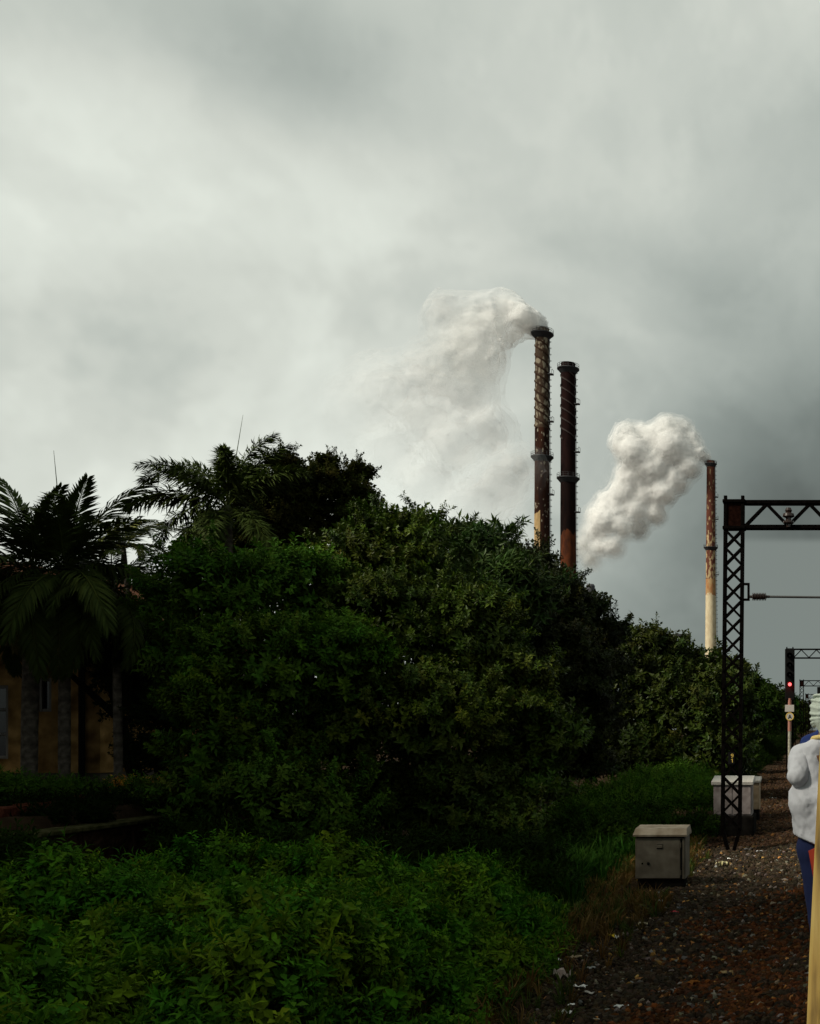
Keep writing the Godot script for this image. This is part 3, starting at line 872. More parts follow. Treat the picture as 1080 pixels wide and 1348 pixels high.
func palm(called: String, label: String, foot: Vector2, crown_at: Vector3, trunk_r: float, fronds: Array, meshes: Array, spear: Array, shaft := true) -> void:
	var base := Vector3(foot.x, ground_height(foot.x, foot.y), -foot.y)
	var t := thing(called, base, label, "palm", "palms round the house")
	var top := crown_at - base
	var st := MB.new()
	var pts := []
	var rad := []
	for i in 15:
		var k := i / 14.0
		pts.append(Vector3(top.x * k * k, -0.15 + (top.y + 0.15) * k, top.z * k * k))
		rad.append(trunk_r * (1.25 if i == 0 else 1.0 + 0.12 * sin(k * 3.0) - 0.25 * k) * (1.0 + 0.02 * (i % 2)))
	st.tube(pts, rad, 14)
	put("trunk", st.mesh(), M.palm_bark, t)
	if shaft:
		var cs := MB.new()
		cs.tube([top - Vector3.UP * 0.7, top - Vector3.UP * 0.4, top + Vector3.UP * 0.15], [trunk_r * 0.78, trunk_r * 0.95, trunk_r * 0.4], 12)
		put("crown_shaft", cs.mesh(), M.petiole, t)
	for f in fronds:      # [azimuth, elevation, scale, mesh]: azimuth 0 points away along the line, 90 to the right
		var a := -deg_to_rad(f[0] + rng.randf_range(-4, 4))
		var b := Basis(Vector3.UP, a) * Basis(Vector3.RIGHT, deg_to_rad(f[1])) * Basis(Vector3.FORWARD, rng.randf_range(-0.25, 0.25))
		put("frond", meshes[f[3]], M.fronds, t, Transform3D(b.scaled_local(Vector3.ONE * f[2]), top + b * Vector3(0, 0, -0.06)))
	if spear:
		var s := MB.new()
		s.tube([top, top + spear[0] * 0.5, top + spear[0]], [0.03, 0.015, 0.004], 6)
		put("spear_leaf", s.mesh(), M.petiole, t)

func palms() -> void:
	var g := Color(0.042, 0.060, 0.015)
	var coco := [frond(1, 3.1, 1.25, 0.62, 0.08, g)[0], frond(2, 3.0, 1.7, 0.6, 0.08, g * 0.9)[0], frond(3, 2.6, 0.75, 0.6, 0.06, g * 1.1)[0], frond(6, 2.6, 0.5, 0.45, 0.1, Color(0.10, 0.085, 0.03))[0]]
	var royal := [frond(4, 2.9, 1.2, 0.60, 0.9, g, 0.0045)[0], frond(5, 2.9, 1.7, 0.58, 0.9, g * 0.9, 0.0045)[0], frond(7, 2.7, 0.8, 0.56, 0.9, g, 0.0045)[0]]
	var pale := [frond(8, 1.7, 1.2, 0.4, 0.1, Color(0.16, 0.17, 0.05))[0], frond(9, 1.6, 1.7, 0.4, 0.1, Color(0.11, 0.13, 0.04))[0]]
	palm("palm_tree", "thick trunked palm at the left edge, yellowing fronds hanging below its crown", Vector2(-17.85, 24.0), P(44, 758, 24.0), 0.16,
		[[-62, 76, 1.02, 2], [-20, 58, 0.95, 0], [125, 66, 0.9, 2], [-100, 60, 0.95, 2], [35, 30, 0.95, 1], [-10, -5, 0.9, 1], [80, -15, 0.95, 1], [-60, -20, 0.95, 1], [150, -35, 0.9, 1], [80, 38, 0.9, 0], [-80, 30, 0.95, 0], [-120, 42, 0.9, 0], [140, 50, 0.9, 0], [20, 62, 0.85, 2], [170, 20, 0.9, 1], [-150, 5, 0.9, 1], [110, 0, 0.85, 1], [60, 0, 0.85, 1], [-40, 10, 0.9, 1], [-100, -10, 0.8, 1], [-120, -66, 0.62, 3], [150, -70, 0.6, 3], [170, -58, 0.7, 3], [-160, -60, 0.62, 3], [95, -35, 0.7, 1]], coco, [])
	palm("palm_tree", "second palm from the left edge with a tall feathery frond leaning right", Vector2(-17.2, 24.2), P(86, 752, 24.2), 0.12,
		[[72, 66, 1.06, 2], [50, 48, 1.0, 0], [-50, 62, 0.95, 2], [120, 70, 0.9, 2], [-120, 60, 0.9, 0], [35, -10, 0.95, 1], [-20, 5, 0.95, 1], [-70, -25, 0.95, 1], [150, -45, 0.9, 1], [60, -45, 0.9, 1], [95, 45, 0.95, 0], [-75, 48, 0.95, 0], [-30, 70, 0.8, 2], [150, 55, 0.9, 0], [-140, 40, 0.9, 0], [60, 15, 0.95, 0], [100, 12, 0.95, 1], [130, 0, 0.95, 1], [-100, 5, 0.9, 1], [-160, -5, 0.9, 1], [170, -10, 0.9, 1], [85, -28, 0.85, 1], [125, -38, 0.9, 1], [-130, -40, 0.8, 1], [20, 20, 0.9, 0]], coco, [Vector3(-0.26, 2.75, 0)])
	palm("palm_tree", "slender dark palm nearest the right corner of the house", Vector2(-16.1, 24.4), P(150, 775, 24.6), 0.09,
		[[70, 50, 0.72, 0], [-60, 45, 0.75, 0], [150, 40, 0.7, 0], [-140, 30, 0.7, 0], [100, 5, 0.7, 1], [-95, 5, 0.75, 1], [170, -20, 0.75, 1], [-170, 10, 0.7, 1], [30, 60, 0.6, 2], [120, -30, 0.75, 1], [-120, -35, 0.7, 1]], coco, [])
	palm("palm_tree", "small pale yellow green palm behind the left palms against the sky", Vector2(-20.3, 31.5), P(163, 722, 31.5), 0.08,
		[[-80, 62, 0.8, 0], [85, 55, 0.85, 0], [10, 75, 0.75, 0], [-150, 60, 0.8, 0], [150, 55, 0.8, 0], [60, 25, 0.8, 1], [-60, 25, 0.8, 1], [120, 15, 0.8, 1], [-120, 10, 0.8, 1], [180, 30, 0.8, 1]], pale, [])
	palm("palm_tree", "feathery dark palm behind the bushy trees, a bare spear leaf rising from its crown", Vector2(-17.0, 30.5), P(300, 668, 30.5), 0.15,
		[[-92, 22, 0.98, 0], [-70, 55, 0.95, 0], [-110, 50, 0.9, 1], [40, 78, 0.98, 2], [75, 66, 0.92, 2], [-40, 80, 0.8, 2], [100, 45, 0.9, 0], [150, 50, 0.9, 0], [-150, 40, 0.9, 0], [-84, -12, 0.85, 1], [-95, -38, 0.9, 1], [-130, -30, 0.9, 1], [-60, -55, 0.95, 1], [170, -20, 0.9, 1], [120, -15, 0.9, 1], [-100, 2, 0.8, 1], [-20, 40, 0.9, 0]], royal, [Vector3(0.44, 2.66, 0)])
	# shrub with orange and yellow leaves on the garden bank
	var twc := [twig(31, 12, 0.15, 0.05, 0.2, 1.2, 0.2)]
	for s in [[160, 1030, 22.5, "orange leaved croton shrub on the garden bank, left of two"], [206, 1034, 22.5, "orange leaved croton shrub on the garden bank, right of two"]]:
		var base := P(s[0], s[1], s[2])
		base.y = ground_height(base.x, s[2])
		var t := thing("croton_shrub", base, s[3], "shrub", "orange croton shrubs")
		var xf := []
		var cs := []
		for i in 70:
			var q := on_sphere()
			q.y = absf(q.y)
			xf.append(aimed(q + Vector3.UP * 0.6, rng.randf() * TAU, rng.randf_range(0.5, 0.8), Vector3(q.x * 0.32, 0.12 + q.y * 0.28, q.z * 0.32) * pow(rng.randf(), 0.3)))
			cs.append([Color(0.55, 0.22, 0.03), Color(0.50, 0.34, 0.05), Color(0.10, 0.13, 0.03), Color(0.09, 0.12, 0.03)][rng.randi() % 4])
		many("foliage", twc[0], M.leaves, xf, cs, t)
		var sm := MB.new()
		for k in 4: sm.tube([Vector3(0, -0.05, 0), rv(0.16) + Vector3.UP * 0.3], [0.015, 0.006], 5)
		put("stem", sm.mesh(), M.bark, t)


# ---------------------------------------------------------------- creepers and grass
func cover_height(x: float, d: float) -> float:
	var n := field.get_noise_2d(x * 1.6 + 40.0, d * 1.6)
	var m := fine.get_noise_2d(x * 0.9, d * 0.9)
	var edge := -2.75 - 0.5 * smoothstep(9.0, 17.0, d) + 0.35 * n
	var near := smoothstep(edge, edge - 1.5, x) * (1.0 - smoothstep(13.6, 15.6, d + n * 1.4))
	var dome := clampf(1.0 - lumps.get_noise_2d(x, d) * 1.05 - 0.55, 0.0, 1.6)
	var h := near * (0.10 + 0.62 * dome + 0.34 * n + 0.18 * m + 0.14 * smoothstep(-3.0, -7.0, x))
	h *= 1.0 - 0.85 * smoothstep(-8.0, -9.6, x) * smoothstep(11.2, 12.8, d)
	return maxf(h, 0.0)

func creepers_and_grass() -> void:
	var vine := [twig(41, 12, 0.072, 0.05, 0.14, 0.7, 0.25), twig(42, 11, 0.085, 0.058, 0.17, 0.6, 0.35), twig(43, 14, 0.11, 0.028, 0.24, 1.1, 0.4)]
	var xf := [[], [], []]
	var cs := [[], [], []]
	var lush := Color(0.042, 0.135, 0.009)
	for i in 62000:
		var d := rng.randf_range(4.6, 15.6)
		var x := rng.randf_range(-15.5, -2.4)
		if x < -0.80 * d - 1.6: continue
		var h := cover_height(x, d)
		if h < 0.06: continue
		if fine.get_noise_2d(x * 1.7 + 90.0, d * 1.7) < -0.09 and rng.randf() < 0.9: continue
		var y := ground_height(x, d) + h - 0.55 * h * pow(rng.randf(), 1.5)
		var e := 0.2
		var slope := Vector3(cover_height(x - e, d) - cover_height(x + e, d), 2 * e, cover_height(x, d + e) - cover_height(x, d - e))
		var k := rng.randi() % 5
		k = 2 if k == 4 else k % 2
		var hue := field.get_noise_2d(x * 5.0, d * 5.0)
		xf[k].append(aimed(slope.normalized() + rv(0.55), rng.randf() * TAU, rng.randf_range(0.6, 1.15), Vector3(x, y, -d)))
		cs[k].append(green(lush.lerp(Color(0.115, 0.180, 0.010), clampf(0.25 + hue * 1.3, 0, 1)), 0.5))
	for k in 3:
		tag(many("creepers", vine[k], M.soft_leaves, xf[k], cs[k]), ["tangled small leaved green creepers over the lower left bank", "broad leaved green creepers mixed into the lower left bank", "narrow leaved weeds rising through the creepers at lower left"][k], "creeper", "", "stuff")
	# bright bushy growth beyond the near cabinet, weeds under the trees and on the garden bank
	var bx := [[], []]
	var bc := [[], []]
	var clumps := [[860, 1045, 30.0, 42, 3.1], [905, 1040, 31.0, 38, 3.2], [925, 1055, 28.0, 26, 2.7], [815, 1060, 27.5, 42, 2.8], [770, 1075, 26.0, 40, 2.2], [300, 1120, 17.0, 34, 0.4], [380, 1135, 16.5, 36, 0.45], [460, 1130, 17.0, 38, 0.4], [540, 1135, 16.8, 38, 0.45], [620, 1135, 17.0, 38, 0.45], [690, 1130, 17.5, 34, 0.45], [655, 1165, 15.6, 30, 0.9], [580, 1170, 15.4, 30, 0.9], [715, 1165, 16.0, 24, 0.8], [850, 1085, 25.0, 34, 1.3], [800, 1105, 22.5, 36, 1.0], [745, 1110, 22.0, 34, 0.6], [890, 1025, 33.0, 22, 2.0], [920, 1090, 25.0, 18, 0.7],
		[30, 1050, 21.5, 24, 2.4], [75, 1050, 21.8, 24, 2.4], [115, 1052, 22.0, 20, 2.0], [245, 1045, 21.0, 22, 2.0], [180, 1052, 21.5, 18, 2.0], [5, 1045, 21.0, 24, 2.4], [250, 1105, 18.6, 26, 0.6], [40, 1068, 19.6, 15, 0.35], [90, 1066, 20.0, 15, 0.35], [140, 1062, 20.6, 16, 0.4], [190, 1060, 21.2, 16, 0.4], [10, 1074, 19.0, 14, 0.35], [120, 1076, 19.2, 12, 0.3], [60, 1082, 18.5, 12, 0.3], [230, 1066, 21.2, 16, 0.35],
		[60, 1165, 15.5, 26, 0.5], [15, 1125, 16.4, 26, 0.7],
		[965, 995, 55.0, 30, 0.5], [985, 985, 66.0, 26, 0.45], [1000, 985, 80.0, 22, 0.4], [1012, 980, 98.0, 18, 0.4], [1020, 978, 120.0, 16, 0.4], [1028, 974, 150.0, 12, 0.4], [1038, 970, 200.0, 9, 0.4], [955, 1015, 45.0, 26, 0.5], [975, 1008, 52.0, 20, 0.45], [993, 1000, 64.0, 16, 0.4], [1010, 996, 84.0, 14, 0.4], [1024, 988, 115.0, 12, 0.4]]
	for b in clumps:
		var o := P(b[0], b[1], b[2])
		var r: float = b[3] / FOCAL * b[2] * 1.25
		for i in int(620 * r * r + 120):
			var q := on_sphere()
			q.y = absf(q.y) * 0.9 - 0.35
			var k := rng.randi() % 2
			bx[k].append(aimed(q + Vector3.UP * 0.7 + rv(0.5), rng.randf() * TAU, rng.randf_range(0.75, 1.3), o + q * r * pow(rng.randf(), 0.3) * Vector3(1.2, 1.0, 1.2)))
			var g: float = b[4]  # clump tone: sunlit clumps brightened, shaded ones darkened through the leaf colour
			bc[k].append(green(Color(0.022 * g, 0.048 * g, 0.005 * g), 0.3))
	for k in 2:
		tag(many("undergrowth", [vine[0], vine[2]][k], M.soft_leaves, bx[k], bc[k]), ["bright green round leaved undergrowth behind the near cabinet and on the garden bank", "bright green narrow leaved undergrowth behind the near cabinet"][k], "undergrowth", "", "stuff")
	# grass: green by the creepers, dry brown at the edge of the stones
	var blade := MB.new()
	for i in 16:
		var a := rng.randf() * TAU
		var out := Vector3(cos(a), 0, sin(a))
		var l := rng.randf_range(0.2, 0.5)
		var g := rng.randf_range(0.7, 1.3)
		blade.col = Color(g, g, g * 0.9)
		var b0 := out * rng.randf() * 0.05
		var s := Vector3(-out.z, 0, out.x) * 0.008
		var lean := rng.randf_range(0.2, 0.8)
		var m := b0 + Vector3.UP * l * 0.6 + out * l * lean * 0.3
		var e := b0 + Vector3.UP * l * (1.0 - lean * 0.35) + out * l * lean
		blade.tri(b0 - s, b0 + s, m - s); blade.tri(b0 + s, m + s, m - s); blade.tri(m - s, m + s, e)
	var tuft := blade.mesh()
	var gx := []
	var gc := []
	var dx := []
	var dc := []
	for i in 7500:
		var d := rng.randf_range(8.5, 26.0)
		var x := rng.randf_range(-9.5, -2.3)
		var n := field.get_noise_2d(x * 2.0, d * 2.0)
		var y := ground_height(x, d)
		if absf(x + 2.68) < 0.62 and d > 16.9 and d < 18.9: continue
		var brown := x > -3.35 - 0.02 * d + n * 0.5
		if x > -2.05 - 0.03 * maxf(d - 9.0, 0) + n * 0.5: continue
		if brown:
			if rng.randf() < (0.75 if x > -2.9 and d < 13.5 else 0.35): continue
			dx.append(aimed(Vector3.UP + rv(0.35), rng.randf() * TAU, rng.randf_range(0.4, 0.85), Vector3(x, y - 0.01, -d)))
			dc.append(green(Color(0.12, 0.072, 0.026) if rng.randf() < 0.65 else Color(0.05, 0.075, 0.016), 0.4))
		elif d > 12.0 and n > 0.02:
			gx.append(aimed(Vector3.UP + rv(0.3), rng.randf() * TAU, rng.randf_range(0.7, 1.5), Vector3(x, y - 0.02, -d)))
			gc.append(green(Color(0.022, 0.062, 0.008), 0.35))
	tag(many("grass", tuft, M.soft_leaves, gx, gc), "tall green grass under the trees behind the creepers", "grass", "", "stuff")
	tag(many("dry_grass", tuft, M.soft_leaves, dx, dc), "dry brown grass along the edge of the stones", "grass", "", "stuff")


# ---------------------------------------------------------------- overhead line
func portal(d: float, detailed: bool, label: String) -> void:
	var xl := -1.88
	var xr := 12.6
	var gy := -0.05
	var t := thing("line_portal", Vector3(xl, 0, -d), label, "portal", "overhead line portals across the tracks")
	var top := 7.66
	var foot_y := 0.5
	var lean := -0.075 if detailed else 0.0
	var hw := 0.188
	var hz := 0.075
	for side in [0, 1]:
		var ox: float = 0.0 if side == 0 else xr - xl
		var sh := func(x: float, y: float, z: float) -> Vector3: return Vector3(ox + x + lean * (1.0 - y / top) * (1 - side), y, z)
		for k in 4:
			var lx := -hw if k & 1 else hw
			var lz := -hz if k & 2 else hz
			var b := MB.new()
			b.bar(sh.call(lx, foot_y, lz), sh.call(lx, top + (0.14 if lz > 0 else 0.0), lz), 0.075, 0.075, Vector3.BACK, 0.006)
			put("leg", b.mesh(), M.steel, t)
			b = MB.new()                                        # the legs draw in to a pin foot
			b.bar(sh.call(lx, foot_y, lz), sh.call(lx * 0.2, gy, lz * 0.2), 0.075, 0.075, Vector3.BACK)
			put("foot_strut", b.mesh(), M.steel, t)
		var ph := 0.386
		var n := int((7.1 - foot_y) / ph)
		var all := MB.new()
		for i in n:
			var y0 := foot_y + i * ph
			var y1 := y0 + ph
			for f in 4:
				var b := all if not (detailed and side == 0) else MB.new()
				var e := (hz if f < 2 else hw) + 0.02
				var p: Array
				if f == 0: p = [sh.call(-hw, y0, e), sh.call(hw, y1, e), sh.call(hw, y0, e + 0.012), sh.call(-hw, y1, e + 0.012)]
				elif f == 1: p = [sh.call(-hw, y0, -e), sh.call(hw, y1, -e), sh.call(hw, y0, -e - 0.012), sh.call(-hw, y1, -e - 0.012)]
				elif f == 2: p = [sh.call(-e, y0, -hz), sh.call(-e, y1, hz), sh.call(-e - 0.012, y0, hz), sh.call(-e - 0.012, y1, -hz)]
				else: p = [sh.call(e, y0, -hz), sh.call(e, y1, hz), sh.call(e + 0.012, y0, hz), sh.call(e + 0.012, y1, -hz)]
				var up := Vector3.BACK if f < 2 else Vector3.RIGHT
				b.bar(p[0], p[1], 0.045, 0.011, up); b.bar(p[2], p[3], 0.045, 0.011, up)
				if detailed and side == 0: put("brace", b.mesh(), M.steel, t)
		if not (detailed and side == 0): put("bracing", all.mesh(), M.steel, t)
		# plated head where the beam meets the mast
		var h := MB.new()
		h.at(Vector3(ox, 7.39, 0), Vector3(hw * 2 + 0.02, 0.58, hz * 2 + 0.02), 0.01)
		put("head_plate", h.mesh(), M.red_oxide, t)
		h = MB.new()
		for y in [7.10, 7.68]: h.at(Vector3(ox, y, 0), Vector3(0.50, 0.07, 0.28), 0.01)
		put("head_flange", h.mesh(), M.steel, t)
		h = MB.new(); h.at(Vector3(ox + lean * (1 - side), -0.12, 0), Vector3(0.7, 0.3, 0.7), 0.02)
		put("footing", h.mesh(), M.concrete_dark, t)
	var span := xr - xl
	for k in 4:
		var b := MB.new()
		var z := -hz if k & 1 else hz
		var y := 7.66 if k & 2 else 7.12
		b.bar(Vector3(hw + 0.04, y, z), Vector3(span - hw - 0.04, y, z), 0.085, 0.085, Vector3.UP, 0.006)
		put("chord", b.mesh(), M.steel, t)
	var step := 0.47
	var m := int((span - 0.5) / step)
	var web := MB.new()
	for i in m:
		var x0 := 0.24 + i * step
		for z in [hz, -hz]:
			var b := MB.new() if detailed and i < 6 else web
			b.bar(Vector3(x0, 7.15 if i % 2 == 0 else 7.63, z), Vector3(x0 + step, 7.63 if i % 2 == 0 else 7.15, z), 0.05, 0.05, Vector3.BACK)
			if detailed and i < 6: put("diagonal", b.mesh(), M.steel, t)
	put("web", web.mesh(), M.steel, t)
	if detailed:
		# insulator standing in the truss, registration arm with its bracket, number plate
		var ins := MB.new()
		ins.lathe([Vector2(0, 0), Vector2(0.05, 0), Vector2(0.05, 0.06), Vector2(0.12, 0.09), Vector2(0.12, 0.13), Vector2(0.06, 0.15), Vector2(0.06, 0.2), Vector2(0.13, 0.23), Vector2(0.12, 0.29), Vector2(0.06, 0.32), Vector2(0.08, 0.36), Vector2(0.05, 0.42), Vector2(0, 0.43)], 16)
		put("post_insulator", ins.mesh(), M.glaze, t, Transform3D(Basis(), Vector3(1.19, 7.10, hz + 0.07)))
		var br := MB.new()
		for y in [5.53, 5.87]: br.at(Vector3(0.255, y, hz), Vector3(0.16, 0.05, 0.06), 0.005)
		br.at(Vector3(0.315, 5.70, hz), Vector3(0.05, 0.39, 0.062), 0.005)
		put("arm_bracket", br.mesh(), M.steel, t)
		var pr := [Vector2(0, 0), Vector2(0.03, 0), Vector2(0.03, 0.06)]
		for k in 9:
			pr.append(Vector2(0.055, 0.06 + k * 0.034)); pr.append(Vector2(0.088, 0.072 + k * 0.034)); pr.append(Vector2(0.088, 0.082 + k * 0.034)); pr.append(Vector2(0.055, 0.09 + k * 0.034))
		pr.append(Vector2(0.03, 0.38)); pr.append(Vector2(0.03, 0.44)); pr.append(Vector2(0, 0.44))
		var ri := MB.new(); ri.lathe(pr, 14)
		put("arm_insulator", ri.mesh(), M.glaze, t, Transform3D(Basis(Vector3.FORWARD, PI / 2), Vector3(0.335, 5.595, hz)))
		var ar := MB.new()
		ar.tube([Vector3(0.77, 5.595, hz), Vector3(2.0, 5.58, hz), Vector3(3.45, 5.56, hz)], [0.026, 0.026, 0.024], 8)
		put("registration_arm", ar.mesh(), M.tube_metal, t)
		var pl := MB.new(); pl.at(Vector3(lean * 0.75 + 0.0, 2.07, hz + 0.075), Vector3(0.14, 0.26, 0.006))
		var plate := put("number_plate", pl.mesh(), M.black, t)
		for s in [["9", 2.13], ["1", 2.02]]:
			var tx := TextMesh.new()
			tx.text = s[0]; tx.font_size = 32; tx.pixel_size = 0.0036; tx.depth = 0.004
			put("digit", tx, M.yellow_paint, plate, Transform3D(Basis(), Vector3(lean * 0.75 + 0.02, s[1], hz + 0.081)))

func portals() -> void:
	portal(23.3, true, "nearest overhead line portal, lattice mast behind the pale cabinets")
	portal(66.0, false, "second overhead line portal, its mast hidden by the red signal")
	portal(108.6, false, "third overhead line portal, just right of the red signal")
	portal(151.0, false, "fourth overhead line portal, small beyond the third")
	portal(194.0, false, "fifth overhead line portal, very small by the vanishing rails")
	portal(236.0, false, "sixth overhead line portal, smallest and farthest")


func signals() -> void:
	var d := 55.0
	var x := (1040.0 - 1080.0) / FOCAL * d
	var t := thing("railway_signal", Vector3(x, 0, -d), "tall black railway signal showing a red light on a pale post", "signal")
	var b := MB.new(); b.tube([Vector3(-0.03, -0.05, 0), Vector3(-0.01, 2.6, 0)], [0.085, 0.085], 12); put("post", b.mesh(), M.signal_post, t)
	b = MB.new(); b.tube([Vector3(-0.01, 2.6, 0), Vector3(0, 4.3, 0)], [0.095, 0.09], 12); put("post_top", b.mesh(), M.signal_red_post, t)
	b = MB.new(); b.at(Vector3(0.0, 5.53, 0.0), Vector3(0.50, 2.66, 0.12), 0.03); put("backboard", b.mesh(), M.black, t)
	b = MB.new()
	for k in 6: b.bar(Vector3(0.32, 0.4 + k * 0.6, -0.1), Vector3(-0.2, 0.4 + k * 0.6, -0.1), 0.03, 0.03)
	for k in [-0.18, 0.3]: b.bar(Vector3(k, 0, -0.1), Vector3(k, 4.2, -0.1), 0.03, 0.03)
	put("ladder", b.mesh(), M.steel, t)
	for y in [6.5, 6.0, 5.5, 5.02]:
		b = MB.new()
		for k in 9:
			var a0 := PI * (-0.1 + 1.2 * k / 9.0); var a1 := PI * (-0.1 + 1.2 * (k + 1) / 9.0)
			var p0 := Vector3(cos(a0), sin(a0), 0) * 0.15; var p1 := Vector3(cos(a1), sin(a1), 0) * 0.15
			b.quad(p0, p1, p1 + Vector3(0, 0, 0.28), p0 + Vector3(0, 0, 0.28)); b.quad(p1 * 0.95, p0 * 0.95, p0 * 0.95 + Vector3(0, 0, 0.28), p1 * 0.95 + Vector3(0, 0, 0.28))
		put("hood", b.mesh(), M.black, t, Transform3D(Basis(), Vector3(0, y, 0.06)))
		var lens := MB.new()
		lens.lathe([Vector2(0.09, 0), Vector2(0.075, 0.03), Vector2(0.04, 0.045), Vector2(0, 0.05)], 18)
		var lm := StandardMaterial3D.new()
		lm.resource_name = "signal_lens"
		lm.albedo_color = lin(0.02, 0.02, 0.02); lm.roughness = 0.2
		if y < 5.1:
			lm.albedo_color = lin(0.3, 0.01, 0.01)
			lm.emission_enabled = true; lm.emission = Color(1.0, 0.42, 0.42); lm.emission_energy_multiplier = 0.8
		put("signal_light" if y < 5.1 else "lens", lens.mesh(), lm, t, Transform3D(Basis(Vector3.RIGHT, PI / 2), Vector3(0, y, 0.062)))
	var lamp := OmniLight3D.new()
	lamp.name = "red_lamp"
	lamp.light_color = Color(1, 0.12, 0.1); lamp.light_energy = 0.12; lamp.light_size = 0.12; lamp.omni_range = 12.0; lamp.omni_attenuation = 2.0; lamp.shadow_enabled = true
	lamp.position = Vector3(0, 5.02, 0.2)
	t.add_child(lamp)
	b = MB.new(); b.at(Vector3(-0.01, 3.78, 0.12), Vector3(0.47, 0.36, 0.02), 0.006); put("plate", b.mesh(), M.white_plate, t)
	b = MB.new(); b.lathe([Vector2(0, 0), Vector2(0.21, 0), Vector2(0.21, 0.02), Vector2(0, 0.02)], 26)
	var disc := put("marker_disc", b.mesh(), M.white_plate, t, Transform3D(Basis(Vector3.RIGHT, PI / 2), Vector3(0.0, 3.36, 0.11)))
	b = MB.new(); b.lathe([Vector2(0.17, 0.021), Vector2(0.21, 0.021), Vector2(0.21, 0.026), Vector2(0.17, 0.026)], 26); put("rim", b.mesh(), M.yellow_paint, disc)
	var tx := TextMesh.new()
	tx.text = "A"; tx.font_size = 64; tx.pixel_size = 0.0045; tx.depth = 0.012
	put("letter", tx, M.black, disc, Transform3D(Basis(Vector3.RIGHT, -PI / 2), Vector3(0, 0.03, 0.0)))
	# the head hung under the third portal
	var t2 := thing("hanging_signal", Vector3(0.0, 7.05, -108.3), "small black signal head hung under the third portal at the right edge", "signal")
	b = MB.new(); b.at(Vector3(0, -0.55, 0), Vector3(0.62, 1.0, 0.25), 0.03); put("housing", b.mesh(), M.black, t2)
	b = MB.new(); b.at(Vector3(0, 0.0, 0), Vector3(0.08, 0.12, 0.08)); put("hanger", b.mesh(), M.steel, t2)


